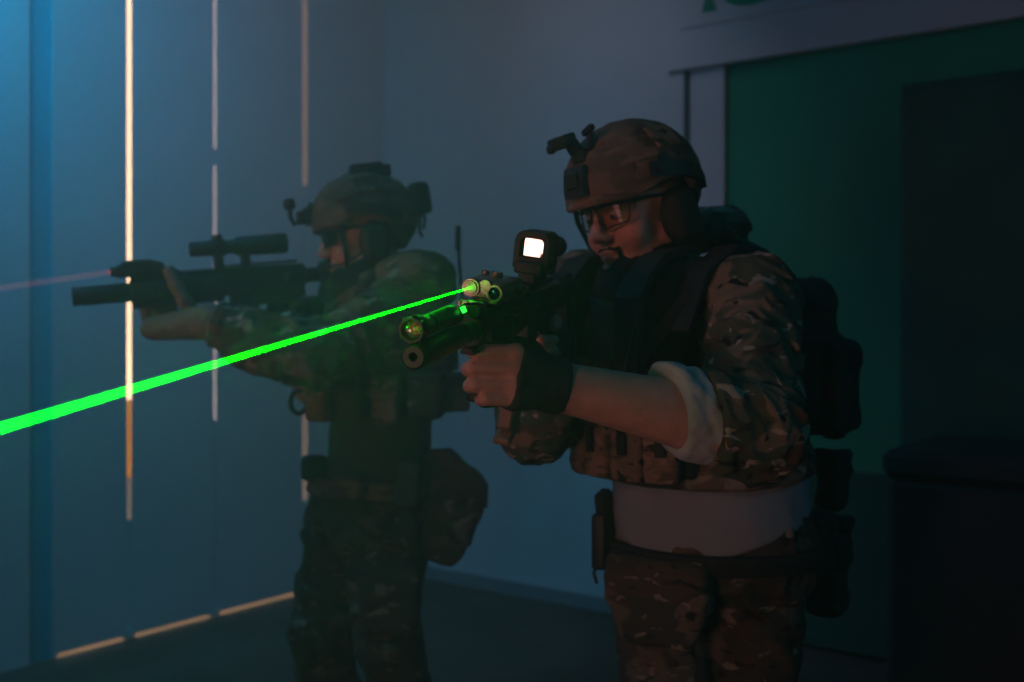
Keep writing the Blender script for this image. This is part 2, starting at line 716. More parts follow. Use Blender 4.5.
# floor and ceiling follow the two walls
def quad_slab(name, z0, z1, mat, s0=-.12, ext=9.):
    p = [C0 + DL * -.3 + DR * s0, C0 + DL * ext + DR * s0, C0 + DL * ext + DR * 8, C0 + DR * 8 + DL * -.3]
    vs = [q + V(0, 0, z0) for q in p] + [q + V(0, 0, z1) for q in p]
    fs = [(0, 1, 2, 3), (7, 6, 5, 4), (0, 4, 5, 1), (1, 5, 6, 2), (2, 6, 7, 3), (3, 7, 4, 0)]
    mb = MB()
    mb.add(vs, fs)
    return structure(mb.build(name, mat))


quad_slab('floor', -.1, 0, mfloor, 0.)
quad_slab('ceiling', CEIL, CEIL + .1, mceil)

# left wall: metal sheets with open joints, daylight behind
mb = MB()
joints = [(1.557, .022), (1.115, .015), (.571, .034)]
edges = [1.90] + [j for j, w in joints] + [-.12]
hw = [0] + [w / 2 for j, w in joints] + [0]
GAP = .012
for i in range(4):
    boxw(mb, C0, DL, NL, edges[i] - hw[i], edges[i + 1] + hw[i + 1], -.004, 0, GAP, CEIL)
boxw(mb, C0, DL, NL, 2.6, 9.0, -.06, 0, 0, CEIL)
structure(mb.build('wall_left', mpanel))
mb = MB()
boxw(mb, C0, DL, NL, 1.88, 2.02, -.05, -.02, -.1, CEIL)
structure(mb.build('trim_1', mblue))
mb = MB()
boxw(mb, C0, DL, NL, 1.995, 2.6, -.14, .01, -.1, CEIL, .01)
structure(mb.build('column', mpanel))
mb = MB()
boxw(mb, C0, DL, NL, 1.885, 1.903, -.03, .001, 0, CEIL, .0)
structure(mb.build('trim_2', mpanel))
# added strips behind the joints, closing or dimming them to vary the daylight
mb = MB()


def zed(s, py):
    p = C0 + DL * s
    return CH - (py - 324) * p[1] / F


s = joints[0][0]
for (a, b) in ((520, 700),):
    boxw(mb, C0, DL, NL, s - .03, s + .03, -.010, -.006, max(0, zed(s, b)), zed(s, a))
s = joints[1][0]
for (a, b) in ((148, 165), (420, 800)):
    boxw(mb, C0, DL, NL, s - .03, s + .03, -.010, -.006, max(0, zed(s, b)), zed(s, a))
s = joints[2][0]
boxw(mb, C0, DL, NL, s - .03, s + .03, -.010, -.006, zed(s, 415), zed(s, 185))
boxw(mb, C0, DL, NL, s - .03, s + .03, -.010, -.006, 0, zed(s, 500))
structure(mb.build('trim_3', mpanel))
mb = MB()
s = joints[0][0]
boxw(mb, C0, DL, NL, s - .03, s + .03, -.016, -.013, zed(s, 478), zed(s, 400))
structure(mb.build('trim_4', mstrip))
mb = MB()
boxw(mb, C0, DL, NL, s - .03, s + .03, -.016, -.013, zed(s, 520), zed(s, 478))
structure(mb.build('trim_10', mstrip3))
mb = MB()
s = joints[1][0]
boxw(mb, C0, DL, NL, s - .03, s + .03, -.016, -.013, zed(s, 420), CEIL)
structure(mb.build('trim_9', mstrip2))
mb = MB()
s = joints[2][0]
boxw(mb, C0, DL, NL, s - .03, s + .03, -.016, -.013, 0.1, CEIL)
structure(mb.build('trim_8', mstrip3))
# small fixings across the floor gap
mb = MB()
for sx in (1.557, 1.115):
    boxw(mb, C0, DL, NL, sx - .02, sx + .015, -.01, .004, 0, GAP + .03, .002)
structure(mb.build('trim_5', mpanel))

# the remaining walls
mb = MB()
DOOR0, DOOR1, DTOP = 1.985, 4.2, 2.44
boxw(mb, C0, DR, NR, -.12, DOOR0 - .19, -.12, 0, 0, CEIL)
boxw(mb, C0, DR, NR, DOOR0 - .19, 8, -.12, 0, DTOP + .03, CEIL)
boxw(mb, C0, DR, NR, DOOR1 + .02, 8, -.12, 0, 0, DTOP + .03)
structure(mb.build('wall_right', mwall))
mb = MB()
boxw(mb, C0 + DL * 9, DR, -NR, -.12, 8, -.0, .12, 0, CEIL)
structure(mb.build('wall_near', mwall))
mb = MB()
boxw(mb, C0 + DR * 8, DL, -NL, 0, 9, -.12, 0, 0, CEIL)
structure(mb.build('wall_far_side', mwall))
mb = MB()
boxw(mb, C0, DR, NR, DOOR0 - .165, DOOR0, -.10, -.012, 0, DTOP + .03, .004)
structure(mb.build('trim_6', mwall))
mb = MB()
boxw(mb, C0, DR, NR, DOOR0 - .26, 8, -.012, .022, DTOP, DTOP + .20, .004)
structure(mb.build('trim_7', mwall))
mb = MB()
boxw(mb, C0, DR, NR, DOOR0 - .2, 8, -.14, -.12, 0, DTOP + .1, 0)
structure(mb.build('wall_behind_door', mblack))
# the green door leaf with a darker foot panel
mb = MB()
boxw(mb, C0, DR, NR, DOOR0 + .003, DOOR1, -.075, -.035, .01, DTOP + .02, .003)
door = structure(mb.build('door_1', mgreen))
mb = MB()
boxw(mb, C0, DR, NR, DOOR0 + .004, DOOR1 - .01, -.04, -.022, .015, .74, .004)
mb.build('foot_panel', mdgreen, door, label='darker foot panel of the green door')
# framed board above the door with green marks
bd = MB()
boxw(bd, C0, DR, NR, 1.79, 3.5, 0.0, .03, 2.612, 3.25, .006)
o = bd.build('sign_board', mwall)
o['label'] = 'white framed board with green marks above the green door'
o['category'] = 'sign'
g1 = MB()
Qr = np.stack([DR, NR, V(0, 0, 1)], 1)


def onwall(pts, t0, t1, mbx):
    n = len(pts)
    vs = [C0 + DR * a + NR * t0 + V(0, 0, z) for a, z in pts] + [C0 + DR * a + NR * t1 + V(0, 0, z) for a, z in pts]
    fs = [list(range(n))[::-1], [n + k for k in range(n)]] + [[k, (k + 1) % n, n + (k + 1) % n, n + k] for k in range(n)]
    mbx.add(vs, fs)


onwall([(1.90, 2.67), (1.972, 2.668), (1.93, 2.78)], .028, .033, g1)
onwall([(2.13 + .14 * math.cos(a), 2.742 + .078 * math.sin(a)) for a in [2 * math.pi * k / 28 for k in range(28)]], .028, .033, g1)
g1.build('green_mark', mgreen, o, label='green wedge and oval painted on the board')

# baseboard
mb = MB()
boxw(mb, C0, DR, NR, 0, DOOR0 - .2, 0, .012, 0, .07, .003)
structure(mb.build('baseboard_right', plain('grey_skirting', (.2, .22, .23), .8)))

# ground outside the gate
mb = MB()
boxw(mb, C0, DL, -NL, -3, 9, .0, 6, -.12, -.02)
structure(mb.build('ground_outside', plain('sunlit_yard', (.11, .062, .04), .9, noise=.3, nscale=6)))

# dark furniture by the door
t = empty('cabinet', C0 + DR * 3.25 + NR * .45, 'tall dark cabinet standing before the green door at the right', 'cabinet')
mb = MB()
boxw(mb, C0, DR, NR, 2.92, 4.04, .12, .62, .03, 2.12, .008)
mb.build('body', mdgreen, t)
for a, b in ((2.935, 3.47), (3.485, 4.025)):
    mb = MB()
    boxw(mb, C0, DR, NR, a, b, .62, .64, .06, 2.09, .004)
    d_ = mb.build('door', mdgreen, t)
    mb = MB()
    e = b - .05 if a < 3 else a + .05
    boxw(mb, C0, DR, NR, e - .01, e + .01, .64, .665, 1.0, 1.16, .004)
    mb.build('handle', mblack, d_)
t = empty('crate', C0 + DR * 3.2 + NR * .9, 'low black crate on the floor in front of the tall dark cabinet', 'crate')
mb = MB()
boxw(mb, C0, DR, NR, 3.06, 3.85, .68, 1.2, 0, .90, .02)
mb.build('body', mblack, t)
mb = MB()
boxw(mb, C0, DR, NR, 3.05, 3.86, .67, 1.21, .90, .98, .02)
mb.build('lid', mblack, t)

# ================================================================ RIFLES
def rifle(name, label, origin, fwd, kind, roll=0., thick=1.):
    Rg, o = gun_frame(origin, fwd, roll)
    Rg = Rg * np.array([thick, 1, thick])
    root = empty(name, o, label, 'rifle')
    m = lambda: MB(Rg, o)
    P = lambda *a: a
    hg0, hg1 = (.22, .50) if kind == 1 else (.135, .36)
    rc1 = hg1 + .20
    L = .90 if kind == 1 else .72
    # suppressor, ribbed at the mouth and hollow
    sr = .0158 if kind == 1 else .0175
    sl = .19 if kind == 1 else .16
    b = m()
    b.lathe((0, 0, 0), (0, -1, 0), [(.03, .0045), (.0, .0055), (0, sr - .003), (.003, sr), (.014, sr), (.016, sr - .0015), (.020, sr - .0015), (.022, sr), (sl - .02, sr), (sl - .015, sr - .002), (sl, sr - .004), (sl, .009)], 28, closed=False)
    b.lathe((0, 0, 0), (0, -1, 0), [(.029, .0001), (.03, .0046)], 16, closed=False)
    b.build('suppressor', M['gunm'], root)
    b = m()
    b.cyl((0, -sl + .01, 0), (0, -hg0 - .05, 0), .0095, n=18)
    b.cyl((0, -hg0 + .028, 0), (0, -hg0 + .002, 0), .014, n=18)
    b.build('barrel', M['gunm'], root)
    # handguard: octagonal tube, with rails on four sides
    b = m()
    b.lathe((0, -hg0, .0), (0, -hg1, 0), [(.0, .012), (0, .021), (.002, .0235), (hg1 - hg0, .0235)], 8)
    for k in range(4):
        an = k * math.pi / 2
        dx, dz = math.cos(an), math.sin(an)
        Q = np.stack([V(dz, 0, -dx), V(0, 1, 0), V(dx, 0, dz)], 1)
        b.box((dx * .0255, -(hg0 + hg1) / 2, dz * .0255), (.016, hg1 - hg0 - .004, .006), .001, rot=Q)
        nt_ = int((hg1 - hg0) / .010)
        for i in range(nt_):
            b.box((dx * .030, -(hg0 + .006 + i * .010), dz * .030), (.021, .0052, .005), .0008, rot=Q)
    hgd = b.build('handguard', M['black'], root)
    # receivers
    b = m()
    b.prism([(-hg1 + .004, .031), (-hg1 + .004, -.022), (-rc1, -.022), (-rc1 - .012, .010), (-rc1 - .004, .028)], -.0195, .0195, .003)
    for i in range(int((rc1 - hg1 - .01) / .010)):
        b.box((0, -(hg1 + .006 + i * .010), .034), (.021, .0052, .006), .0008)
    b.box((-.021, -hg1 - .09, .006), (.004, .055, .018), .001)
    b.cyl((-.018, -hg1 - .155, .002), (-.034, -hg1 - .165, .008), .008, n=12)
    b.build('upper_receiver', M['gunm'], root)
    b = m()
    b.prism([(-hg1 - .012, -.018), (-hg1 - .012, -.062), (-hg1 - .072, -.066), (-hg1 - .082, -.044), (-hg1 - .15, -.044), (-rc1 - .004, -.032), (-rc1, -.015)], -.0165, .0165, .003)
    b.build('lower_receiver', M['black'], root)
    b = m()
    pts = [(0, -hg1 - .078, -.044), (0, -hg1 - .085, -.066), (0, -hg1 - .115, -.072), (0, -hg1 - .14, -.062), (0, -hg1 - .146, -.044)]
    b.tube(pts, .003, 8)
    b.build('trigger_guard', M['gunm'], root)
    b = m()
    b.tube([(0, -hg1 - .11, -.04), (0, -hg1 - .106, -.052), (0, -hg1 - .112, -.062)], .0028, 8)
    b.build('trigger', M['gunm'], root)
    # magazine
    b = m()
    prof = [(-hg1 - .016, -.05), (-hg1 - .012, -.10), (-hg1 + .0, -.15), (-hg1 + .018, -.195), (-hg1 - .04, -.215), (-hg1 - .062, -.16), (-hg1 - .070, -.11), (-hg1 - .072, -.05)]
    if kind == 2:
        prof = [(-hg1 - .016, -.05), (-hg1 - .012, -.085), (-hg1 - .062, -.095), (-hg1 - .072, -.05)]
    b.prism(prof, -.0115, .0115, .003)
    for kz in ((-.085, -.115, -.145) if kind == 1 else (-.072,)):
        b.box((0, -hg1 - .036 - (kz + .05) * -.12, kz), (.0255, .050, .006), .001)
    b.box((0, -hg1 - .011, -.207) if kind == 1 else (0, -hg1 - .037, -.091), (.029, .068, .012), .003, rot=np.array(Matrix.Rotation(R_(-19), 3, 'X')))
    b.build('magazine', M['mag'] if kind == 1 else M['black'], root, label='brown ribbed magazine' if kind == 1 else None)
    # pistol grip
    b = m()
    b.prism([(-rc1 + .045, -.040), (-rc1 + .022, -.085), (-rc1 - .002, -.14), (-rc1 - .036, -.136), (-rc1 - .020, -.088), (-rc1 - .003, -.036)], -.0135, .0135, .005)
    b.build('pistol_grip', M['black'], root)
    # stock
    b = m()
    b.cyl((0, -rc1 + .002, .005), (0, -L + .02, .005), .0145, n=18)
    b.build('buffer_tube', M['gunm'], root)
    b = m()
    s0 = rc1 + .045
    b.prism([(-s0, .026), (-s0, -.012), (-s0 - .03, -.028), (-L + .012, -.085), (-L + .002, -.092), (-L, .026), (-L + .01, .034), (-s0 - .02, .034)], -.017, .017, .006)
    st = b.build('stock', M['black'], root)
    b = m()
    b.prism([(-L + .003, .030), (-L + .003, -.092), (-L - .012, -.090), (-L - .014, .026)], -.0175, .0175, .004)
    b.build('butt_pad', M['black'], st)
    # laser box on the top rail
    q0 = hg0 + (.05 if kind == 1 else -.030)
    b = m()
    zc = .052
    if kind == 1:
        b.box((0, -q0 - .052, zc), (.058, .100, .026), .004, seg=2)
        b.box((0, -q0 - .045, .037), (.040, .07, .012), .002)
        b.cyl((.017, -q0 - .01, zc + .002), (.017, -q0 + .008, zc + .002), .0125, n=20)
        b.cyl((-.002, -q0 - .01, zc + .006), (-.002, -q0 + .004, zc + .006), .009, n=20)
        b.cyl((.0, -q0 - .06, zc + .01), (.0, -q0 - .06, zc + .021), .009, n=16)
        b.cyl((.024, -q0 - .085, zc + .008), (.024, -q0 - .085, zc + .018), .006, n=12)
        b.cyl((-.026, -q0 - .075, zc - .002), (-.038, -q0 - .075, zc - .002), .008, n=14)
    else:
        b.prism([(-q0 + .002, .034), (-q0 + .010, .043), (-q0 - .022, .057), (-q0 - .080, .057), (-q0 - .115, .048), (-q0 - .115, .028), (-q0, .028)], -.027, .027, .005)
        b.cyl((.017, -q0 - .0, .040), (.017, -q0 + .012, .040), .009, n=16)
    lm = b.build('laser_module', M['worn'] if kind == 1 else M['black'], root, label='worn brown laser module' if kind == 1 else None)
    if kind == 1:
        for xx, zz, r_, mt, nm in ((.017, zc + .002, .0095, 'worn', 'emitter_ring'), (-.018, zc - .001, .0085, 'blueg', 'lens')):
            b = m()
            if nm == 'lens':
                b2 = m()
                b2.lathe((xx, -q0 + .010, zz), (xx, -q0 - .05, zz), [(.0, .0088), (0, .0118), (.03, .0118)], 20, closed=False)
                b2.build('lens_bezel', M['worn'], lm)
                b.lathe((xx, -q0 + .0065, zz), (xx, -q0 - .05, zz), [(0., .0005), (.0012, .005), (.004, .009)], 20)
            else:
                b.lathe((xx, -q0 + .0115, zz), (xx, -q0 - .05, zz), [(0, .003), (0, r_), (.004, r_)], 20)
            b.build(nm, M[mt], lm)
        # clamp jaw with bright bare metal below the box
        b = m()
        b.box((.012, -q0 + .006, .031), (.040, .016, .013), .002)
        for xk in (-.002, .008, .018, .028):
            b.box((xk, -q0 + .0155, .031), (.005, .005, .009), .001)
        b.build('rail_clamp', M['worn'], lm, label='bare metal rail clamp')
    else:
        b = m()
        b.cyl((.017, -q0 + .0115, .040), (.017, -q0 + .0135, .040), .0035, n=12)
        b.build('emitter', M['redled'], lm, label='glowing red emitter')
    if kind == 1:
        # weapon light on the gun's right shoulder, clamped ahead of the handguard
        fx, fz = .006, .0305
        b = m()
        b.lathe((fx, -.0, fz), (fx, -1, fz), [(.012, .0105), (.0, .0125), (0, .0148), (.004, .0158), (.022, .0158), (.034, .0125), (.05, .0125), (.052, .0118), (.056, .0118), (.058, .0125), (.066, .0125), (.068, .0118), (.072, .0118), (.074, .0125), (.12, .0125), (.122, .0135), (.15, .0135), (.158, .009), (.160, .004)], 28, closed=False)
        for k in range(8):
            an = k * math.pi / 4
            b.box((fx + .0155 * math.cos(an), -.006, fz + .0155 * math.sin(an)), (.004, .010, .004), .001)
        fl = b.build('weapon_light', M['gunm'], root)
        b = m()
        b.lathe((fx, -.004, fz), (fx, -1, fz), [(0, .0128), (.006, .0115), (.012, .0085), (.017, .0045), (.019, .003), (.0195, .0002)], 28, closed=False)
        b.build('reflector', M['chrome'], fl, label='polished reflector bowl')
        b = m()
        b.lathe((fx, -.017, fz), (fx, -1, fz), [(0, .0002), (.0005, .0022), (.004, .003)], 12)
        b.build('bulb', plain('amber_emitter_chip', (.9, .5, .12), .3), fl)
        b = m()
        b.box((fx + .004, -.165, fz - .004), (.020, .05, .020), .003)
        b.tube([(fx, -.158, fz), (fx - .004, -.19, fz + .01), (fx - .008, -.225, fz + .008), (-.005, -.25, .034)], .0022, 8)
        b.cyl((fx - .016, -.195, fz + .002), (fx - .016, -.24, fz - .003), .0085, n=14)
        b.build('light_mount', M['gunm'], fl)
        b = m()
        b.cyl((fx - .0135, -.148, fz + .008), (fx - .0185, -.150, fz + .0115), .0042, n=12)
        b.build('indicator', M['led'], fl, label='small glowing green indicator')
        # upright fore grip
        b = m()
        b.lathe((0, -.305, -.030), (0, -.300, -.14), [(0, .017), (.012, .017), (.018, .0145), (.05, .0155), (.07, .0150), (.075, .0165), (.08, .0165), (.083, .013)], 20)
        b.build('fore_grip', M['black'], root)
        # side button box and rings seen on the gun's left of the handguard
        b = m()
        for yy in (-.33, -.345):
            b.lathe((-.026, yy, -.004), (-.026, yy - .1, -.004), [(0, .0125), (0, .0155), (.004, .0155), (.004, .0125)], 22, closed=False)
        b.lathe((-.026, -.325, -.004), (-.026, -1, -.004), [(0, .002), (0, .0125), (.06, .0125), (.06, .002)], 22, closed=False)
        b.build('sling_swivel', M['gunm'], root)
        # hooded holographic sight
        e0 = .515
        b = m()
        b.box((0, -e0 - .045, .050), (.030, .085, .022), .003)
        b.box((0, -e0 - .050, .064), (.046, .100, .020), .003)
        sg = b.build('sight', M['black'], root, label='boxy sight with a bright window')
        b = m()
        outer = [(-.028, .062), (.028, .062), (.0285, .106), (.0255, .116), (.019, .1215), (-.019, .1215), (-.0255, .116), (-.0285, .106)]
        inner = [(-.0190, .080), (.0190, .080), (.0195, .104), (.0182, .108), (.0145, .111), (-.0145, .111), (-.0182, .108), (-.0195, .104)]
        vs, fs = [], []
        for yy in (-e0 - .010, -e0 - .085):
            for r_ in (outer, inner):
                for (x_, z_) in r_:
                    vs.append((x_, yy, z_))
        for k in range(8):
            k2 = (k + 1) % 8
            fs += [[k, k2, 8 + k2, 8 + k], [16 + k, 24 + k, 24 + k2, 16 + k2], [k, 16 + k, 16 + k2, k2], [8 + k, 8 + k2, 24 + k2, 24 + k]]
        b.add(vs, fs)
        b.box((-.028, -e0 - .07, .072), (.006, .018, .016), .002)
        b.cyl((-.027, -e0 - .04, .07), (-.033, -e0 - .04, .07), .005, n=12)
        b.build('hood', M['black'], sg)
        b = m()
        b.prism([(-e0 - .028, .079), (-e0 - .0262, .079), (-e0 - .0262, .1105), (-e0 - .028, .1105)], -.0192, .0192)
        b.build('window', M['sightg'], sg, label='bright coated sight window')
        # magnifier behind it
        b = m()
        b.lathe((0, -e0 - .125, .088), (0, -1, .088), [(0, .0145), (0, .0185), (.02, .0185), (.024, .016), (.06, .016), (.064, .019), (.078, .019), (.078, .014)], 24, closed=False)
        b.box((0, -e0 - .155, .058), (.022, .03, .034), .003)
        b.build('magnifier', M['black'], root)
        b = m()
        b.tube([(-.018, -.30, .036), (-.03, -.34, .024), (-.032, -.42, .012), (-.026, -.50, .006)], .0022, 8)
        b.build('pressure_cable', M['cord'], root)
    else:
        # long telescopic sight on two mounts
        b = m()
        zc = .070
        y0 = .285
        b.lathe((0, -y0, zc), (0, -1, zc), [(.002, .010), (0, .0125), (.004, .014), (.046, .014), (.056, .0165), (.085, .0165), (.089, .013), (.108, .013), (.118, .018), (.225, .0195), (.240, .0195), (.244, .0175), (.244, .010)], 24, closed=False)
        b.cyl((0, -y0 - .07, zc + .012), (0, -y0 - .07, zc + .024), .0125, n=18)
        b.cyl((-.01, -y0 - .07, zc), (-.036, -y0 - .07, zc), .0115, n=18)
        sc = b.build('scope', M['black'], root)
        for yy in (.068, .135):
            b = m()
            b.box((0, -y0 - yy, .046), (.026, .022, .034), .003)
            b.lathe((0, -y0 - yy + .010, zc), (0, -1, zc), [(0, .013), (0, .0175), (.02, .0175), (.02, .013)], 20, closed=False)
            b.build('scope_ring', M['gunm'], sc)
        b = m()
        b.lathe((0, -y0 - .003, zc), (0, -1, zc), [(0, .0005), (.001, .014)], 20)
        b.build('lens', M['blueg'], sc)
        b = m()
        b.tube([(-.018, -.24, .036), (-.03, -.27, .02), (-.03, -.33, .01), (-.02, -.38, .02)], .0022, 8)
        b.build('pressure_cable', M['cord'], root)
    return root, Rg, o


G1O = V(-.1145, 1.25, CH - (357 - 324) / F * 1.25)
G1F = V(-.2664, -1, -.1314)
g1, Rg1, _ = rifle('rifle', 'black rifle with a boxy lit sight, aimed down left beside the green beam', G1O, G1F, 1, R_(9))
G2O = W(72, 297, 2.62)
G2E = W(352, 274, 2.88)
g2, Rg2, _ = rifle('rifle', 'black rifle with a telescopic sight held level by the farther person', G2O, G2O - G2E, 2, 0., 1.35)


def G1(x, y, z):
    return G1O + Rg1 @ V(x, y, z)


def G2(x, y, z):
    return G2O + Rg2 @ V(x, y, z)


# laser beams (they give off light themselves)
e1 = G1(.017, -.2595, .054)
far = e1 + nz(G1F + V(0, 0, .0065)) * 2.4
mb = MB()
mb.cyl(e1, far, .0008, n=10)
o = mb.build('laser_beam', M['laser'])
o['label'] = 'bright green laser beam running down left from the near rifle'
o['category'] = 'laser beam'
e2 = G2(.017, -.105 + .0135, .040)
mb = MB()
mb.cyl(e2, e2 + nz(nz(G2O - G2E) + V(0, 0, -.075)) * 2.0, .007, n=12)
o = mb.build('laser_beam', M['redl'])
o['label'] = 'faint red laser beam leaving the farther rifle towards the left'
o['category'] = 'laser beam'

# ================================================================ NEAR PERSON
R45 = yawR(R_(45))
B1 = dict(
    Rc=yawR(R_(45), R_(8)), Rb=yawR(R_(38)), Rp=yawR(R_(30)),
    chest=V(.285, 2.09, 1.25), chest_r=(.175, .13, .20),
    belly=V(.385, 2.12, 1.03), belly_r=(.180, .172, .17),
    pelvis=V(.395, 2.14, .90), pelvis_r=(.185, .15, .13),
    Rsh=V(.145, 2.20, 1.40), Lsh=V(.430, 1.93, 1.370),
    Lel=V(.372, 1.66, 1.165), Lwr=W(557, 386, 1.585),
    Rel=V(.045, 2.0, 1.145),
    ru=.062, re=.052, rf=.054, rw=.036, fat=.006,
    head=V(.232, 2.05, 1.547), Rh=yawR(R_(51), R_(13), R_(5)),
    Lhip=V(.475, 2.13, .86), Rhip=V(.31, 2.17, .86),
    Lkn=V(.475, 2.12, .50), Rkn=V(.29, 2.06, .50),
    Lan=V(.49, 2.25, .10), Ran=V(.27, 2.10, .10),
)
# left hand closed round the fore grip
LF = []
for (kx, ky, px, py, dz) in ((516, 352, 474, 351, 0), (514, 368, 469, 368, 0), (513, 385, 471, 385, 0), (515, 400, 482, 399, 0)):
    LF.append([W(kx, ky, 1.515), W(px + 3, py, 1.500), W(px - 1, py + 1, 1.540), W(px + 18, py + 1, 1.572)])
B1['Lhand'] = dict(wrist=B1['Lwr'], fingers=LF, rw=.030,
                   thumb=[W(548, 372, 1.57), W(532, 352, 1.575), W(513, 345, 1.585), W(497, 343, 1.59)])
# right hand on the pistol grip
gx = G1(0, -.70, -.085)
RW = G1(.035, -.79, -.115)
B1['Rwr'] = RW
RF = []
for i, zz in enumerate((-.055, -.075, -.094, -.112)):
    yb = -.70 - i * .008
    RF.append([G1(.026, yb + .00, zz), G1(.022, yb + .034, zz), G1(-.006, yb + .040, zz), G1(-.022, yb + .016, zz)])
RF[0] = [G1(.026, -.69, -.052), G1(.020, -.645, -.052), G1(.010, -.615, -.054), G1(-.004, -.61, -.056)]
B1['Rhand'] = dict(wrist=RW, fingers=RF, rw=.027,
                   thumb=[G1(.012, -.735, -.06), G1(-.012, -.722, -.048), G1(-.020, -.70, -.046), G1(-.022, -.68, -.048)])

LAB1 = 'nearer person in a camouflage helmet and clear glasses gripping a rifle with a bare forearm'
p1 = empty('person', (.38, 2.15, 0), LAB1, 'person')
lo, hi = bounds({k: B1[k] for k in ('head', 'Lwr', 'Rel', 'Rsh', 'Lsh', 'Lan', 'Ran', 'Lkn', 'Lel', 'belly')}, .2)
lo[2] = -.02
lo[0] = min(lo[0], -.12)
lo[1] = min(lo[1], 1.42)
sdf_obj('body', body_sdf(B1), lo, hi, .0034, M['skin'], p1)


fd = nz(B1['Lwr'] - B1['Lel'])
cutp = W(702, 411, 1.648)
B1s = dict(B1)
B1s.update(ru=.072, re=.062, rf=.062)
rd = nz(B1['Rwr'] - B1['Rel'])
mid1 = V(.3, 1.95, 1.25)
# jacket: sleeves and shoulders; the left sleeve ends at the rolled cuff
def jk1(P):
    a = sleeve_sdf(P, B1s, 'L', .014, .006, 30, 1., cutp, fd + V(0, 0, -.3))
    c = sleeve_sdf(P, B1s, 'R', .008, .004, 30, 1., B1['Rwr'] - rd * .02, rd)
    t = smax(torso_sdf(P, B1) - .010, 1.12 - P[:, 2], .01)
    return smax(smin(a, smin(c, t, .03), .03), 1.0 - P[:, 2], .01)


sdf_obj('combat_shirt', jk1, (-.1, 1.5, 1.0), (.7, 2.45, 1.55), .0042, M['camo'], p1)
# rolled cuff: two overlapping bands round the forearm
c0 = W(706, 415, 1.655)
c1 = W(672, 409, 1.635)
cax = nz(c1 - c0)


def cuff_f(P):
    rr = rc(P, c0 + V(0, 0, -.002), c1, .073, .068) + .0025 * folds(P, 34, 4.) + .0015 * folds(P, 70, 2.)
    base = W(684, 409, 1.643)
    n1 = nz(-cax + V(0, 0, .30))
    d1 = smax(rr, np.abs(plane(P, base, n1)) - .026, .010)
    n2 = nz(-cax + V(0, .1, .75))
    d2 = smax(rr - .004, np.abs(plane(P, base + V(.006, 0, 0), n2)) - .010, .008)
    return smin(d1, d2, .005)


sdf_obj('rolled_cuff', cuff_f, c0 - .14, c0 + .14, .0032, M['cuff'], p1, label='pale rolled back sleeve cuff')


def tshirt_f(P):
    d = torso_sdf(P, B1) - .010 - .0025 * folds(P, 16, 2.)
    d = smax(d, P[:, 2] - 1.16, .01)
    # hem sags at the front, rises towards the left hip
    hem = .900 + .32 * np.clip((P[:, 0] - .38), 0, .3) + .05 * np.clip(.30 - P[:, 0], 0, .1)
    return smax(d, hem - P[:, 2], .008)


sdf_obj('undershirt', tshirt_f, (.1, 1.85, .85), (.68, 2.4, 1.2), .0045, M['shirt'], p1, label='pale tight undershirt over the belly')


def trousers_f(P):
    d = smin(legs_sdf(P, B1, .016), torso_sdf(P, B1) - .012, .05)
    d = d - .007 * folds(P, 17, 5.) - .003 * folds(P, 38, 7.)
    top = .925 + .32 * np.clip(P[:, 0] - .38, 0, .3)
    d = smax(d, P[:, 2] - top, .01)
    return smax(d, .09 - P[:, 2], .01)


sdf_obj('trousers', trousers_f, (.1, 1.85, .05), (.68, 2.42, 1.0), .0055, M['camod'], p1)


def boots_f(B, P):
    d = None
    fw = B['Rp'][:, 1]
    for s in ('L', 'R'):
        an = B[s + 'an']
        a = rc(P, an + V(0, 0, .12), an - V(0, 0, .03), .056, .052)
        a = smin(a, rc(P, an - V(0, 0, .055) - fw * .03, an - V(0, 0, .055) + fw * .15, .050, .042), .03)
        a = smax(a, -P[:, 2], .004)
        d = a if d is None else np.minimum(d, a)
    return d


for s in ('L', 'R'):
    an = B1[s + 'an']

    def bf(P, an=an, fw=B1['Rp'][:, 1]):
        a = rc(P, an + V(0, 0, .12), an - V(0, 0, .03), .056, .052)
        a = smin(a, rc(P, an - V(0, 0, .05) - fw * .03, an - V(0, 0, .055) + fw * .15, .050, .045), .03)
        return smax(a, .001 - P[:, 2], .004)
    sdf_obj('boot', bf, an - V(.25, .28, .12), an + V(.25, .2, .22), .007, M['boot'], p1)


# plate carrier: a thick padded shell round the chest with shoulder straps
def vest_f(B, grow, zlo, zhi, slope=0., axis=None):
    def f(P):
        d = torso_sdf(P, B) - grow - .0035 * folds(P, 22, 6.)
        q = (P - np.asarray(B['chest'], f32)) @ np.asarray(B['Rc'], f32)
        d = smax(d, (zlo + slope * q[:, 0]) - P[:, 2], .015)
        # neck and arm openings
        d = smax(d, P[:, 2] - zhi, .02)
        d = smax(d, np.abs(q[:, 0]) - (.150 - .35 * np.clip(q[:, 2] - .08, 0, .3)), .015) if True else d
        d = smax(d, -(np.sqrt(q[:, 0] ** 2 + (q[:, 2] - .22) ** 2) - .075), .02)
        return d
    return f


B1v = dict(B1)
carrier = sdf_obj('plate_carrier', vest_f(B1v, .038, 1.05, 1.455, 0), (0, 1.7, .95), (.65, 2.45, 1.5), .0045, M['navy'], p1)
# front panel pieces and pouches follow the belly
Fc, Rc_ = B1['Rc'][:, 1].copy(), B1['Rc'][:, 0]
Fc[2] = 0
Fc = nz(Fc)
ctr = V(.325, 2.10, 0)


def belly_pt(a, z, out=0.):
    """a: angle round the torso from straight ahead (towards the person's left)"""
    d = Fc * math.cos(a) - Rc_ * math.sin(a)
    # march outwards to the torso's surface
    r = .05
    for _ in range(60):
        p = ctr + V(0, 0, z) + d * r
        s_ = float(torso_sdf(np.array([p], f32), B1)[0])
        if s_ > -.0005:
            break
        r += max(.001, -s_ * .7)
    return ctr + V(0, 0, z) + d * (r + out), nz(d)


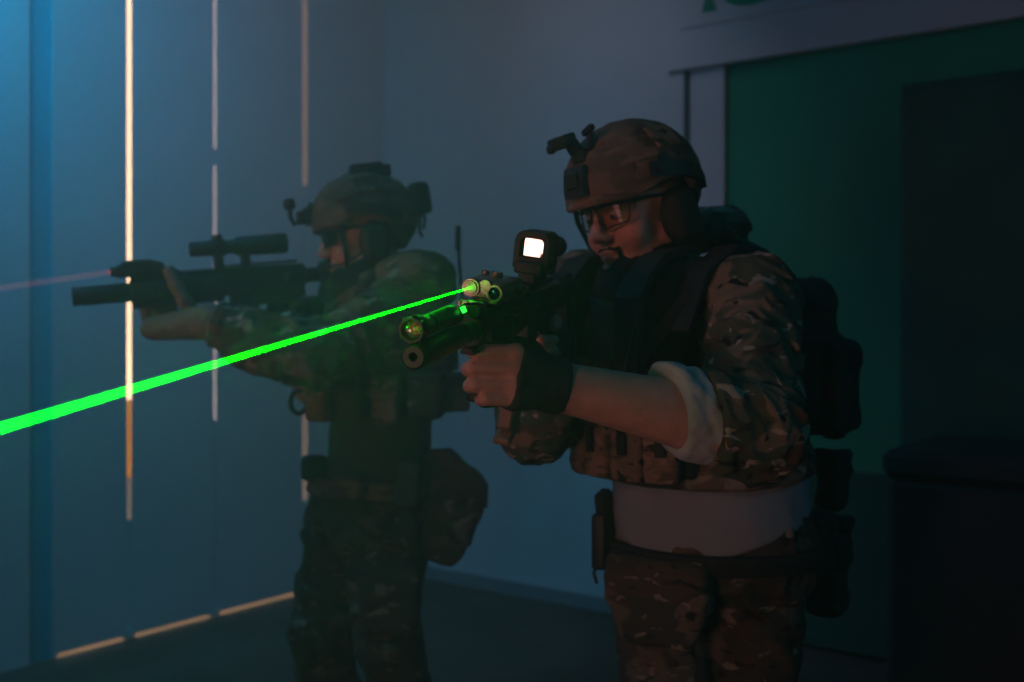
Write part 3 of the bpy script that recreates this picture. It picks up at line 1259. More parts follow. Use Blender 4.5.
pz = 1.115
for i, a in enumerate((-34, -14, 7, 27)):
    p, d = belly_pt(R_(a), pz, .052)
    r_ = nz(np.cross(d, [0, 0, 1]))
    Q = np.stack([r_, d, V(0, 0, 1)], 1)

    def pf(P, p=p, Q=Q):
        d0 = rbox(P, p, (.033, .024, .068), .012, Q)
        q = loc(P, p, Q)
        fl = rbox(P, p + V(0, 0, .045), (.035, .028, .030), .008, Q)
        rib = .0015 * np.sin(q[:, 2] * 250)
        return np.minimum(d0 - rib, fl)
    pc = sdf_obj('magazine_pouch', pf, p - .12, p + .12, .004, M['pouch'], carrier)
    b = MB(Q, p)
    b.strap([(0, -.02, .078), (0, .024, .070), (0, .033, .035), (0, .031, -.02)], .018, .003, (1, 0, 0))
    b.build('pull_strap', M['navy'], pc)
# side and lower apron of the carrier
def apron_f(P):
    d = torso_sdf(P, B1) - .030 - .004 * folds(P, 26, 9.)
    d = smax(d, 1.03 + .10 * np.clip(P[:, 0] - .42, 0, .3) - P[:, 2], .012)
    d = smax(d, P[:, 2] - 1.20, .02)
    return d


sdf_obj('lower_band', apron_f, (.05, 1.75, .95), (.7, 2.45, 1.25), .0045, M['camod'], carrier)
# shoulder straps and vertical webbing on the chest
for sx in (-1, 1):
    b = MB()
    pts = []
    for k in range(9):
        t_ = k / 8
        q = B1['chest'] + B1['Rc'] @ V(sx * (.075 + .02 * t_), .19 - .02 * t_ - .35 * max(0, t_ - .55), .02 + .20 * min(1, t_ * 1.3))
        pts.append(q)
    b.strap(pts, .055, .014, B1['Rc'][:, 0])
    b.build('shoulder_strap', M['navy'], carrier)
for sx, w_ in ((-.03, .05), (.035, .06), (.095, .045)):
    b = MB(B1['Rc'], B1['chest'])
    b.box((sx, .185 - abs(sx) * .25, -.02), (w_, .032, .13), .008, seg=2)
    b.box((sx, .204 - abs(sx) * .25, .02), (w_ * .8, .012, .045), .004)
    pk = b.build('chest_pouch', M['navy'], carrier)
b = MB(B1['Rc'], B1['chest'])
b.tube([(-.10, .19, .10), (-.09, .215, .03), (-.06, .218, -.04), (-.05, .20, -.09)], .0035, 8)
b.tube([(.02, .215, .12), (.03, .225, .05), (.06, .22, -.03)], .003, 8)
b.build('radio_cable', M['cord'], carrier)

# sling across the chest
b = MB()
b.strap([G1(-.02, -.86, -.03), G1(-.05, -.84, -.10), B1['chest'] + B1['Rc'] @ V(.02, .21, -.02), B1['chest'] + B1['Rc'] @ V(-.1, .19, .04), B1['chest'] + B1['Rc'] @ V(-.16, .10, .15)], .025, .003, V(0, 0, 1))
b.build('sling', M['navy'], g1)

# belt, front pouch and hip pouches
def belt_f(B, z0, z1, gr):
    def f(P):
        d = smin(legs_sdf(P, B, 0.), torso_sdf(P, B), .05) - gr
        return smax(d, np.abs(P[:, 2] - (z0 + z1) / 2) - (z1 - z0) / 2, .006)
    return f


belt = sdf_obj('belt', belt_f(B1, .868, .908, .026), (.1, 1.85, .8), (.68, 2.4, .98), .0045, M['navy'], p1)
pp, dd = belly_pt(R_(14), .90, .0)
rr_ = nz(np.cross(dd, [0, 0, 1]))
Q = np.stack([rr_, dd, V(0, 0, 1)], 1)
pc0 = pp + V(0, 0, -.085) + dd * .012


def fp(P):
    q = loc(P, pc0, Q)
    wdt = .105 + .42 * np.minimum(q[:, 2], 0)
    d = rbox(P, pc0, (.125, .030, .085), .02, Q)
    d = smax(d, np.abs(q[:, 0]) - (wdt), .02) - .003 * folds(P, 25, 3.)
    return d


sdf_obj('belly_pouch', fp, pc0 - .2, pc0 + .2, .0045, M['camod'], belt)
# holster with handgun grip on the right hip, seen at the edge of the belly
ph = W(603, 535, 2.12)
b = MB(yawR(R_(30)), ph)
b.box((0, 0, -.01), (.030, .055, .11), .008, seg=2)
b.box((0, -.005, .06), (.026, .04, .055), .006, rot=np.array(Matrix.Rotation(R_(-14), 3, 'X')))
hl = b.build('holster', M['black'], belt)
b = MB()
b.tube([ph + V(-.01, 0, -.05), ph + V(-.018, 0, -.075), ph + V(-.012, 0, -.095)], .0035)
b.tube([ph + V(.008, 0, -.05), ph + V(.006, 0, -.085), ph + V(.012, -.0, -.110)], .0035)
b.build('cord', M['cord'], hl)
# pouches on the left hip
for (px, py, d_, hx, hy, hz, rt) in ((808, 545, 2.2, .045, .045, .07, 8), (832, 480, 2.3, .03, .035, .065, -5), (826, 575, 2.35, .036, .045, .09, 4), (838, 535, 2.38, .028, .03, .04, 12)):
    c = W(px, py, d_)
    Q = yawR(R_(-50), 0, R_(rt))

    def hf(P, c=c, Q=Q, hh=(hx, hy, hz)):
        d = rbox(P, c, hh, .026, Q)
        d = smin(d, rbox(P, c + V(0, 0, hh[2] * .6), (hh[0] + .004, hh[1] + .005, hh[2] * .42), .016, Q), .01)
        return d - .006 * folds(P, 24, 8.)
    sdf_obj('hip_pouch', hf, c - .17, c + .17, .005, M['navy'], belt)

# neck gaiter
def gaiter_f(B, sx=1.):
    nb = (B['Rsh'] + B['Lsh']) / 2 + V(0, 0, .015)
    nt_ = B['head'] + B['Rh'] @ V(0, -.010, -.092)
    ch = B['head'] + B['Rh'] @ V(0, .058, -.120)

    def f(P):
        d = rc(P, nb, nt_, .092, .076)
        d = smin(d, rc(P, nt_, ch, .064, .050), .03)
        d = smin(d, ell(P, nb + B['Rc'][:, 1] * .05, (.12, .09, .05), B['Rc']), .04)
        return d - .006 * folds(P, 26, 2.) - .002 * folds(P, 60, 5.)
    return f, nb


gf, nb = gaiter_f(B1)
sdf_obj('neck_gaiter', gf, nb - .22, nb + .24, .004, M['gaiter'], p1)


# gloves
def glove(B, side, grow, knuck, mat, parent, tips=False):
    H = B[side + 'hand']
    wr = H['wrist']
    ax = nz(wr - np.mean([c[0] for c in H['fingers']], 0))

    def f(P):
        d = hand_sdf(P, H, grow)
        el = B[side + 'el']
        cuffd = rc(P, wr - ax * .01, wr + nz(el - wr) * .010, B['rw'] + grow + .001, B['rw'] + grow + .004)
        d = smin(d, cuffd, .012)
        d = smax(d, plane(P, wr + nz(el - wr) * (.040 if tips else .010), nz(el - wr)), .004)
        if not tips:
            for ch in H['fingers']:
                pass
            kc = np.mean([c[0] for c in H['fingers']], 0) * .88 + np.mean([c[1] for c in H['fingers']], 0) * .12
            d = smax(d, plane(P, kc, -ax), .004)
        return d - .0012 * folds(P, 60, 1.)
    c = np.mean([c[0] for c in H['fingers']], 0)
    return sdf_obj('glove', f, c - .16, c + .16, .0028, mat, parent)


glove(B1, 'L', .0035, None, M['glove'], p1)
glove(B1, 'R', .0035, None, M['glove'], p1)

# ---- head gear shared by both people
def headgear(B, root, kind):
    Rh, hc = B['Rh'], B['head']
    m = lambda: MB(Rh, hc)
    hel_r = (.121, .142, .122)

    def shell(P):
        q = loc(P, hc, Rh)
        o_ = ell(q, (0, -.012, .048), hel_r)
        if kind == 1:
            o_ = o_ - .0012 * folds(P, 50, 1.)
        else:
            o_ = o_ - .003 * folds(P, 32, 2.)
        i_ = ell(q, (0, -.012, .045), tuple(r - .016 for r in hel_r))
        d = smax(o_, -i_, .004)
        y = q[:, 1]
        rim = .022 + .018 * np.clip((.075 - y) / .05, 0, 1) - .085 * np.clip((-.035 - y) / .06, 0, 1)
        d = smax(d, rim - q[:, 2], .006)
        # thicker rolled rim
        ringd = smax(np.abs(o_) - .004, np.abs(q[:, 2] - rim - .005) - .005, .003)
        d = smin(d, ringd, .004)
        # brim over the brow
        return d
    lo_, hi_ = hc - .26, hc + .26
    h = sdf_obj('helmet', shell, lo_, hi_, .0034 if kind == 1 else .0045, M['helm'], root)

    def hp(y, z, sx, out=0.):
        """a point on the shell's side at (y, z)"""
        yy, zz = (y + .012) / hel_r[1], (z - .048) / hel_r[2]
        x = hel_r[0] * math.sqrt(max(0.0, 1 - yy * yy - zz * zz))
        n = nz(V(x / hel_r[0] ** 2, (y + .012) / hel_r[1] ** 2, (z - .048) / hel_r[2] ** 2))
        p = V(x, y, z) + n * out
        return V(sx * p[0], p[1], p[2]), V(sx * n[0], n[1], n[2])
    # rails along the sides
    for sx in (-1, 1):
        b = m()
        pts = [hp(y, z, sx, .004)[0] for y, z in ((.05, .062), (.025, .060), (0, .056), (-.03, .050), (-.06, .040), (-.085, .022))]
        b.strap(pts, .028, .012, V(0, .15, 1))
        for y, z in ((.035, .061), (-.045, .045)):
            p, n = hp(y, z, sx, .008)
            b.cyl(p, p + n * .006, .007, n=12)
        b.build('side_rail', M['black'], h)
    # hook and loop patches and seams
    for sx in (-1, 1):
        p, n = hp(-.01, .118, sx, .0015)
        u = nz(np.cross(n, [0, 1, 0]))
        w = np.cross(n, u)
        b = m()
        b.box(p, (.052, .06, .006), .002, rot=np.stack([u, w, n], 1))
        pa = b.build('patch', M['pouch'] if kind == 1 else M['camod'], h)
        p, n = hp(.045, .088, sx, .002)
        u = nz(np.cross(n, [0, 1, 0]))
        w = np.cross(n, u)
        b = m()
        b.box(p, (.012, .045, .005), .002, rot=np.stack([u, w, n], 1))
        b.build('patch', M['pouch'] if kind == 1 else M['camod'], h)
        for (yy, zz) in ((.02, .08), (-.06, .09)):
            p, n = hp(yy, zz, sx, -.001)
            b = m()
            b.cyl(p, p + n * .005, .0075, n=14)
            b.build('bolt', M['black'], h)
    # shroud and folded night-vision arm
    yb = lambda z: -.012 + hel_r[1] * math.sqrt(max(0, 1 - ((z - .048) / hel_r[2]) ** 2))
    b = m()
    vs = []
    for z_ in (.045, .06, .08, .098):
        vs.append(V(0, yb(z_) + .006, z_))
    b.strap(vs, .052, .012, V(1, 0, 0))
    b.box((0, yb(.075) + .014, .075), (.032, .012, .03), .003)
    sh = b.build('shroud', M['black'], h)
    b = m()
    zt = .105
    y0 = yb(zt) - .022
    zt += .004
    if kind == 1:
        b.box((0, y0 + .012, zt + .008), (.032, .028, .026), .004)
        b.box((.004, y0 + .022, zt + .026), (.024, .022, .026), .004, rot=np.array(Matrix.Rotation(R_(-24), 3, 'X')))
        b.box((.016, y0 + .036, zt + .040), (.050, .032, .024), .005, rot=np.array(Matrix.Rotation(R_(-8), 3, 'X')), seg=2)
        b.box((.034, y0 + .050, zt + .032), (.016, .016, .016), .004)
        b.box((-.020, y0 + .000, zt + .030), (.012, .014, .036), .003, rot=np.array(Matrix.Rotation(R_(18), 3, 'X')))
        b.box((-.022, y0 + .002, zt + .050), (.030, .014, .012), .003, rot=np.array(Matrix.Rotation(R_(20), 3, 'Y')))
    else:
        b.box((0, yb(.07) + .022, .066), (.030, .030, .034), .005)
        b.tube([(0, yb(.07) + .026, .058), (0, yb(.07) + .046, .052), (0, yb(.07) + .052, .07), (0, yb(.07) + .050, .10)], .0065, 10)
        b.lathe((0, yb(.07) + .050, .090), (0, yb(.07) + .050, .2), [(0, .008), (.004, .015), (.022, .016), (.028, .010)], 18)
    b.build('night_vision_arm', M['black'], h)
    if kind == 2:
        # strobe on the crown, battery pack behind, hanging strap ends
        b = m()
        b.box((-.015, -.03, .170), (.06, .085, .030), .006, seg=2)
        b.box((-.02, -.075, .162), (.05, .035, .03), .006, seg=2)
        b.build('strobe', M['black'], h)
        b = m()
        b.box((-.01, -.158, .078), (.10, .055, .085), .016, seg=2)
        b.box((-.03, -.170, .052), (.05, .03, .03), .008, seg=2)
        b.build('battery_pack', M['black'], h)
        b = m()
        b.tube([(-.04, -.155, .05), (-.045, -.162, .02), (-.04, -.155, -.005)], .004)
        b.tube([(-.03, -.155, .045), (-.03, -.15, .015), (-.034, -.145, -.012), (-.036, -.15, -.025)], .0045)
        b.build('strap_end', M['cord'], h)
    else:
        b = m()
        b.box((0, -.150, .055), (.07, .03, .06), .01, seg=2)
        b.build('battery_pack', M['black'], h)
    # headset
    b = m()
    for sx in (-1, 1):
        pass
    hs = None
    for sx in (-1, 1):
        def cup(P, sx=sx):
            q = loc(P, hc, Rh)
            d = ell(q, (sx * .095, -.014, -.030), (.028, .042, .056))
            d = smin(d, rbox(q, (sx * .110, -.014, -.030), (.013, .030, .042), .010), .01)
            return d
        cc = hc + Rh @ V(sx * .1, -.018, -.018)
        c_ = sdf_obj('ear_cup', cup, cc - .085, cc + .085, .004, M['navy'] if kind == 1 else M['black'], root if hs is None else root)
    b = m()
    b.tube([(-.105, .0, -.035), (-.098, .04, -.062), (-.07, .085, -.075), (-.04, .104, -.074)], .003, 8)
    b.lathe((-.045, .102, -.074), (-.02, .112, -.073), [(0, .004), (.003, .007), (.014, .007), (.018, .004)], 10)
    if kind == 2:
        b.build('boom_microphone', M['black'], root)
    # chin straps
    b = m()
    fat = B.get('fat', 0)
    for sx in (-1, 1):
        if kind == 2 or sx > 0:
            b.strap([(sx * .094, .062, .035), (sx * .090, .066, .0), (sx * (.072 + fat), .060, -.05), (sx * (.045 + fat), .06, -.09), (sx * .015, .078, -.122)], .012, .003, V(0, 1, .2))
        b.strap([(sx * .098, -.05, .02), (sx * .090, -.04, -.04), (sx * .074, .0, -.075), (sx * (.058 + fat), .04, -.085)], .014, .003, V(0, .5, 1))
    b.build('chin_strap', M['black'], root)
    # glasses: wrap lenses, frame, temples
    mg = m()
    gl = m()
    N = 14

    def lp(t, z):      # t in [-1,1] across the face
        x = t * .068
        y = .106 - .032 * abs(t) ** 2.2 - .25 * max(0, -z - .012) * .3
        return V(x, y, z + .002)
    for sx in (-1, 1):
        top, bot = [], []
        for k in range(N + 1):
            u = k / N
            t_ = sx * (.10 + .88 * u)
            zt_ = .017 - .004 * abs(u - .5) ** 2 * 4 * .6
            e_ = min(1, u / .18) ** .5 * min(1, (1 - u) / .12) ** .5
            zb_ = zt_ - .006 - .038 * e_ * (1 - .25 * u)
            top.append(lp(t_, zt_))
            bot.append(lp(t_, zb_))
        vs, fs = [], []
        th = V(0, -.0018, 0)
        for a_, b_ in zip(top, bot):
            vs += [a_, b_, a_ + th, b_ + th]
        for k in range(N):
            i0, i1 = 4 * k, 4 * k + 4
            fs += [[i0, i0 + 1, i1 + 1, i1], [i0 + 2, i1 + 2, i1 + 3, i0 + 3], [i0, i1, i1 + 2, i0 + 2], [i0 + 1, i0 + 3, i1 + 3, i1 + 1]]
        gl.add(vs, fs)
        mg.tube(top, .0032 if kind == 1 else .003, 8)
        mg.tube([top[0]] + bot + [top[-1]], .0019, 8)
        e = top[-1]
        mg.tube([e, e + V(sx * .006, -.012, 0), (sx * (.081), .04, .018), (sx * .086, -.01, .012)], [.0045, .0045, .0035, .003], 8)
    mg.tube([lp(-.12, .016), lp(0, .018), lp(.12, .016)], .003, 8)
    fr = mg.build('glasses', M['black'], root)
    gl.build('lens', M['lens'] if kind == 1 else M['lensd'], fr, label='faintly tinted clear lens pair' if kind == 1 else None)
    # eyes
    for sx in (-1, 1):
        def ef(P, sx=sx):
            q = loc(P, hc, Rh)
            return ell(q, (sx * .031, .081, -.001), (.0125, .0125, .0115))
        cc = hc + Rh @ V(sx * .031, .081, -.001)
        ey = sdf_obj('eye', ef, cc - .02, cc + .02, .002, M['eye'], root)
        b = m()
        p = V(sx * .031, .0925, -.003)
        b.lathe(p, p + V(0, -.01, 0), [(-.0012, .0005), (-.0008, .004), (.0008, .0062), (.002, .0064)], 14)
        b.build('iris', M['iris'], ey)
    # eyebrows
    for sx in (-1, 1):
        b = m()
        b.tube([(sx * .014, .0955, .0185), (sx * .03, .0945, .0225), (sx * .048, .083, .019)], [.003, .0042, .002], 8)
        b.build('eyebrow', M['hair'], root)
    return h


headgear(B1, p1, 1)


# moustache and beard of the nearer person
def beard_f(P):
    q = loc(P, B1['head'], B1['Rh'])
    hd = head_sdf(P, B1['head'], B1['Rh'], B1['fat'])
    n = .0012 * folds(P, 170, 1.)
    ms = smin(rc(q, (0, .103, -.055), (.024, .092, -.062), .0060, .0045), rc(q, (0, .103, -.055), (-.024, .092, -.062), .0060, .0045), .003)
    ms = smin(ms, rc(q, (.026, .088, -.065), (.026, .085, -.088), .0045, .0045), .004)
    ms = smin(ms, rc(q, (-.026, .088, -.065), (-.026, .085, -.088), .0045, .0045), .004)
    ms = smin(ms, rc(q, (.022, .084, -.096), (-.022, .084, -.096), .007, .007), .006)
    ms = smax(ms, -ell(q, (0, .10, -.0715), (.021, .03, .0095)), .002)
    ms = smin(ms, ell(q, (0, .085, -.104), (.026, .024, .012)), .004)
    return smax(hd - .0032 - .5 * n, ms - n, .003)


hcc = B1['head'] + B1['Rh'] @ V(0, .085, -.08)
sdf_obj('beard', beard_f, hcc - .07, hcc + .07, .0018, M['hair'], p1, label='short dark moustache and goatee')

# ---- backpack of the nearer person
bp = V(.555, 2.34, 1.265)
Rbk = yawR(R_(42), R_(6))
bk = empty('backpack', bp - V(0, 0, .25), 'dark backpack on the back of the nearer person', 'backpack')


def pack_f(P):
    d = rbox(P, bp, (.145, .085, .165), .05, Rbk)
    d = smin(d, rbox(P, bp + Rbk @ V(-.0, -.105, -.08), (.13, .05, .115), .035, Rbk), .012)
    d = smin(d, rbox(P, bp + Rbk @ V(-.155, -.01, -.07), (.03, .06, .10), .025, Rbk), .012)
    return d - .006 * folds(P, 14, 2.) - .002 * folds(P, 40, 2.)


sdf_obj('main_bag', pack_f, bp - .38, bp + .38, .006, M['navy'], bk)
rl = W(716, 230, 2.36)


def roll_f(P):
    return rc(P, rl - R45[:, 0] * .03, rl + R45[:, 0] * .10, .050, .055) - .006 * folds(P, 30, 3.)


sdf_obj('top_roll', roll_f, rl - .3, rl + .3, .005, M['camod'], bk, label='rolled dark bundle on top of the pack')
for sx in (-1, 1):
    b = MB()
    sh = B1['Lsh'] if sx < 0 else B1['Rsh']
    inn = (B1['Rsh'] + B1['Lsh']) / 2
    q = sh * .68 + inn * .32
    f_ = B1['Rc'][:, 1]
    b.strap([bp + Rbk @ V(sx * .07, .08, .17), q - f_ * .10 + V(0, 0, .065), q - f_ * .02 + V(0, 0, .092), q + f_ * .08 + V(0, 0, .055), q + f_ * .135 + V(0, 0, -.04)], .05, .012, B1['Rc'][:, 0])
    b.build('shoulder_strap', M['navy'], bk)
b = MB()
b.tube([W(735, 238, 2.28), W(765, 252, 2.25), W(790, 285, 2.25), W(806, 315, 2.28)], .007, 8)
b.tube([W(800, 285, 2.3), W(812, 278, 2.33), W(822, 288, 2.36)], .005, 8)
b.build('carry_strap', M['cord'], bk)

# ================================================================ FARTHER PERSON
B2 = dict(
    Rc=yawR(R_(62), R_(4)), Rb=yawR(R_(66)), Rp=yawR(R_(62)),
    chest=W(388, 345, 2.88), chest_r=(.165, .125, .20),
    belly=W(380, 440, 2.9), belly_r=(.150, .125, .18),
    pelvis=W(367, 508, 2.9), pelvis_r=(.165, .135, .13),
    Rsh=W(350, 290, 3.0), Lsh=W(422, 288, 2.74),
    Lel=W(322, 358, 2.60), Lwr=W(210, 322, 2.62), Rel=W(312, 385, 3.0),
    ru=.058, re=.048, rf=.047, rw=.033,
    head=W(363, 236, 2.85), Rh=yawR(R_(74), R_(8), R_(3)),
    Lhip=W(385, 525, 2.82), Rhip=W(348, 525, 2.98),
    Lkn=V(-.325, 2.80, .50), Rkn=V(-.515, 2.92, .50),
    Lan=V(-.24, 2.86, .10), Ran=V(-.50, 3.02, .10),
)
# left hand under the handguard, thumb up on the near side
LF = []
for i in range(4):
    y = -.175 - i * .021
    LF.append([G2(-.018, y, -.070), G2(.014, y + .004, -.064), G2(.034, y + .006, -.028), G2(.032, y + .006, -.004)])
B2['Lhand'] = dict(wrist=B2['Lwr'], fingers=LF, rw=.034, kr=.024,
                   thumb=[G2(-.024, -.275, -.050), G2(-.034, -.255, -.022), G2(-.034, -.238, .008), G2(-.029, -.228, .032)])
RW = G2(.03, -.62, -.10)
B2['Rwr'] = RW
RF = []
for i, zz in enumerate((-.055, -.075, -.094, -.112)):
    yb = -.56 - i * .008
    RF.append([G2(.026, yb, zz), G2(.022, yb + .034, zz), G2(-.006, yb + .040, zz), G2(-.022, yb + .016, zz)])
RF[0] = [G2(.026, -.55, -.052), G2(.020, -.505, -.052), G2(.010, -.475, -.054), G2(-.004, -.47, -.056)]
B2['Rhand'] = dict(wrist=RW, fingers=RF, rw=.026,
                   thumb=[G2(.012, -.595, -.06), G2(-.012, -.582, -.048), G2(-.020, -.56, -.046), G2(-.022, -.54, -.048)])

p2 = empty('person', (-.37, 2.9, 0), 'farther person in full camouflage and helmet aiming to the left in profile', 'person')
lo = V(-.98, 2.4, -.02)
hi = V(.0, 3.3, 1.85)
sdf_obj('body', body_sdf(B2), lo, hi, .0046, M['skin2'], p2)
B2s = dict(B2)
B2s.update(ru=.070, re=.066, rf=.064, rw=.050)
ld2 = nz(B2['Lwr'] - B2['Lel'])
rd2 = nz(B2['Rwr'] - B2['Rel'])


def jk2(P):
    a = sleeve_sdf(P, B2s, 'L', .012, .007, 26, 1., B2['Lwr'] - ld2 * .015, ld2)
    c = sleeve_sdf(P, B2s, 'R', .006, .005, 26, 4., B2['Rwr'] - rd2 * .02, rd2)
    # sleeve cloth hanging below the raised arm
    hang = ell(P, (B2['Lel'] * .6 + B2['Lwr'] * .4) - V(0, 0, .02), (.12, .05, .06))
    a = smin(a, hang, .04)
    a = smax(a, plane(P, B2['Lwr'] - ld2 * .015, ld2), .006)
    d = smin(a, smin(c, torso_sdf(P, B2) - .010, .03), .04)
    # raised collar and bunched shoulder
    d = smin(d, ell(P, B2['Lsh'] + V(-.02, .06, .045), (.10, .12, .05)), .04)
    return smax(d, 1.16 - P[:, 2], .01)


sdf_obj('combat_jacket', jk2, (-.95, 2.4, 1.05), (.05, 3.3, 1.6), .005, M['camo'], p2)


def us2(P):
    d = torso_sdf(P, B2) - .010 - .003 * folds(P, 18, 2.)
    return smax(smax(d, P[:, 2] - 1.2, .01), .91 - P[:, 2], .01)


sdf_obj('undershirt', us2, (-.65, 2.65, .85), (-.05, 3.2, 1.25), .006, M['oshirt'], p2, label='olive undershirt below the vest')


def tr2(P):
    d = smin(legs_sdf(P, B2, .024), torso_sdf(P, B2) - .014, .05)
    d = d - .010 * folds(P, 15, 5.) - .004 * folds(P, 34, 7.)
    # cargo pocket on the near thigh
    d = smin(d, rbox(P, B2['Lhip'] * .45 + B2['Lkn'] * .55 + V(.02, -.085, .0), (.075, .03, .085), .02), .012)
    return smax(smax(d, P[:, 2] - .935, .01), .09 - P[:, 2], .01)


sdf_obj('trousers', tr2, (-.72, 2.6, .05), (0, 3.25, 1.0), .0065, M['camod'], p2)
for s in ('L', 'R'):
    an = B2[s + 'an']

    def bf(P, an=an, fw=B2['Rp'][:, 1]):
        a = rc(P, an + V(0, 0, .12), an - V(0, 0, .03), .056, .052)
        a = smin(a, rc(P, an - V(0, 0, .05) - fw * .03, an - V(0, 0, .055) + fw * .15, .050, .045), .03)
        return smax(a, .001 - P[:, 2], .004)
    sdf_obj('boot', bf, an - V(.28, .28, .12), an + V(.25, .2, .22), .008, M['boot'], p2)
car2 = sdf_obj('plate_carrier', vest_f(B2, .042, 1.08, 1.47, 0), (-.75, 2.55, 1.0), (.05, 3.3, 1.52), .0055, M['camod'], p2)


def band2(P):
    d = torso_sdf(P, B2) - .040 - .005 * folds(P, 24, 9.)
    return smax(smax(d, 1.085 - P[:, 2], .012), P[:, 2] - 1.22, .02)


sdf_obj('lower_band', band2, (-.75, 2.55, 1.0), (.05, 3.3, 1.3), .0055, M['camod'], car2)
for (px, py, d_, hx, hy, hz, mt) in ((352, 395, 2.69, .034, .026, .06, 'camod'), (386, 400, 2.66, .034, .026, .06, 'pouch'), (320, 398, 2.76, .034, .026, .06, 'pouch'), (424, 395, 2.68, .040, .03, .055, 'camod'), (455, 392, 2.78, .036, .035, .05, 'camod')):
    c = W(px, py, d_)
    Q = yawR(R_(10 + (386 - px) * .35))

    def pf(P, c=c, Q=Q, hh=(hx, hy, hz)):
        d = rbox(P, c, hh, .012, Q)
        return np.minimum(d, rbox(P, c + V(0, 0, hh[2] * .6), (hh[0] + .003, hh[1] + .004, hh[2] * .42), .01, Q)) - .002 * folds(P, 30, 1.)
    sdf_obj('magazine_pouch', pf, c - .12, c + .12, .005, M[mt], car2)
# radio with antenna
c = W(448, 345, 2.93)
b = MB(yawR(R_(62)), c)
b.box((0, 0, 0), (.035, .055, .14), .01, seg=2)
rad = b.build('radio', M['black'], p2)
b = MB()
a0 = W(464, 325, 2.93)
a1 = W(459, 258, 2.93)
a2 = W(458, 228, 2.93)
b.tube([a0, a1, a2], [.0055, .0045, .004], 10)
b.cyl(W(458, 250, 2.93), W(458, 226, 2.93), .008, .007, 12)
b.build('antenna', M['black'], rad)
# hook loop at the front of the vest
b = MB()
cc = W(299, 402, 2.78)
b.tube([cc + V(.022 * math.cos(t_), 0, .030 * math.sin(t_)) for t_ in [R_(70 + 29 * k) for k in range(11)]], .0065, 8)
b.build('carabiner', M['black'], car2)
# belt kit
belt2 = sdf_obj('belt', belt_f(B2, .885, .93, .034), (-.7, 2.6, .8), (0, 3.2, 1.0), .0055, M['pouch'], p2)
for nm, (px, py, d_), hh, ps, rt, mt in (('belt_pouch', (314, 468, 2.84), (.028, .03, .034), 62, 0, 'black'),
                                        ('radio_pouch', (409, 483, 2.70), (.030, .022, .055), 15, -6, 'oshirt'),
                                        ('tourniquet_pouch', (350, 487, 2.71), (.040, .022, .028), 25, 0, 'pouch')):
    c = W(px, py, d_)
    Q = yawR(R_(ps), 0, R_(rt))

    def pf(P, c=c, Q=Q, hh=hh):
        return rbox(P, c, hh, .01, Q) - .0015 * folds(P, 40, 1.)
    sdf_obj(nm, pf, c - .1, c + .1, .0045, M[mt], belt2)
# sagging dump pouch at the back of the hip
outl = [(437, 452), (452, 449), (486, 486), (482, 505), (468, 522), (462, 552), (447, 565), (432, 556)]
dpc = W(455, 505, 2.82)


def dump_f(P):
    q = P - np.asarray(dpc, f32)
    px = 512 + 0 * q[:, 0] + F * P[:, 0] / 2.82
    py = 324 + F * (CH - P[:, 2]) / 2.82
    k = f32(2.82 / F)
    # convex-ish outline as an intersection of edges
    d = np.full(len(P), -9., f32)
    hull = [(424, 452), (452, 448), (489, 484), (484, 512), (466, 554), (446, 567), (424, 556)]
    n = len(hull)
    for i in range(n):
        x0, y0 = hull[i]
        x1, y1 = hull[(i + 1) % n]
        ex, ey = x1 - x0, y1 - y0
        L_ = math.hypot(ex, ey)
        dd_ = ((px - x0) * ey - (py - y0) * ex) / L_ * k
        d = smax(d, dd_, .022)
    dy = np.abs(q[:, 1]) - .055
    return smax(d, dy, .03) - .005 * folds(P, 22, 2.)


sdf_obj('dump_pouch', dump_f, dpc - .2, dpc + .2, .005, M['camod'], belt2)
b = MB()
b.strap([W(440, 455, 2.76), W(462, 468, 2.755), W(482, 487, 2.757), W(480, 507, 2.76)], .035, .02, V(.4, 0, 1))
b.build('pouch_rim', M['black'], belt2)
gf, nb = gaiter_f(B2)
sdf_obj('neck_gaiter', gf, nb - .24, nb + .26, .005, M['gaiter'], p2)
glove(B2, 'L', .005, None, M['tglove'], p2, tips=True)
glove(B2, 'R', .003, None, M['glove'], p2, tips=True)
headgear(B2, p2, 2)

# ================================================================ HAZE
def quad_box(name, mat):
    p = [C0 + DL * .03 + DR * .03, C0 + DL * 8.9 + DR * .03, C0 + DL * 8.9 + DR * 7.9, C0 + DR * 7.9 + DL * .03]
    vs = [q + V(0, 0, .005) for q in p] + [q + V(0, 0, CEIL - .02) for q in p]
    fs = [(0, 1, 2, 3), (7, 6, 5, 4), (0, 4, 5, 1), (1, 5, 6, 2), (2, 6, 7, 3), (3, 7, 4, 0)]
    b = MB()
    b.add(vs, fs)
    return b.build(name, mat)


mh = bpy.data.materials.new('thin_smoke')
mh.use_nodes = True
nt = mh.node_tree
nt.nodes.clear()
out = nt.nodes.new('ShaderNodeOutputMaterial')
vol = nt.nodes.new('ShaderNodeVolumeScatter')
vol.inputs['Color'].default_value = (.50, .86, 1, 1)
vol.inputs['Density'].default_value = .07
vol.inputs['Anisotropy'].default_value = .2
# thicker towards the gate and the back of the room, thin by the floor and at the green door
tc = nt.nodes.new('ShaderNodeTexCoord')
sp = nt.nodes.new('ShaderNodeSeparateXYZ')
nt.links.new(tc.outputs['Object'], sp.inputs[0])


def ramp(sock, a, b, lo_, hi_):
    mr = nt.nodes.new('ShaderNodeMapRange')
    mr.interpolation_type = 'SMOOTHSTEP'
    mr.inputs['From Min'].default_value = a
    mr.inputs['From Max'].default_value = b
    mr.inputs['To Min'].default_value = lo_
    mr.inputs['To Max'].default_value = hi_
    nt.links.new(sock, mr.inputs['Value'])
    return mr.outputs['Result']


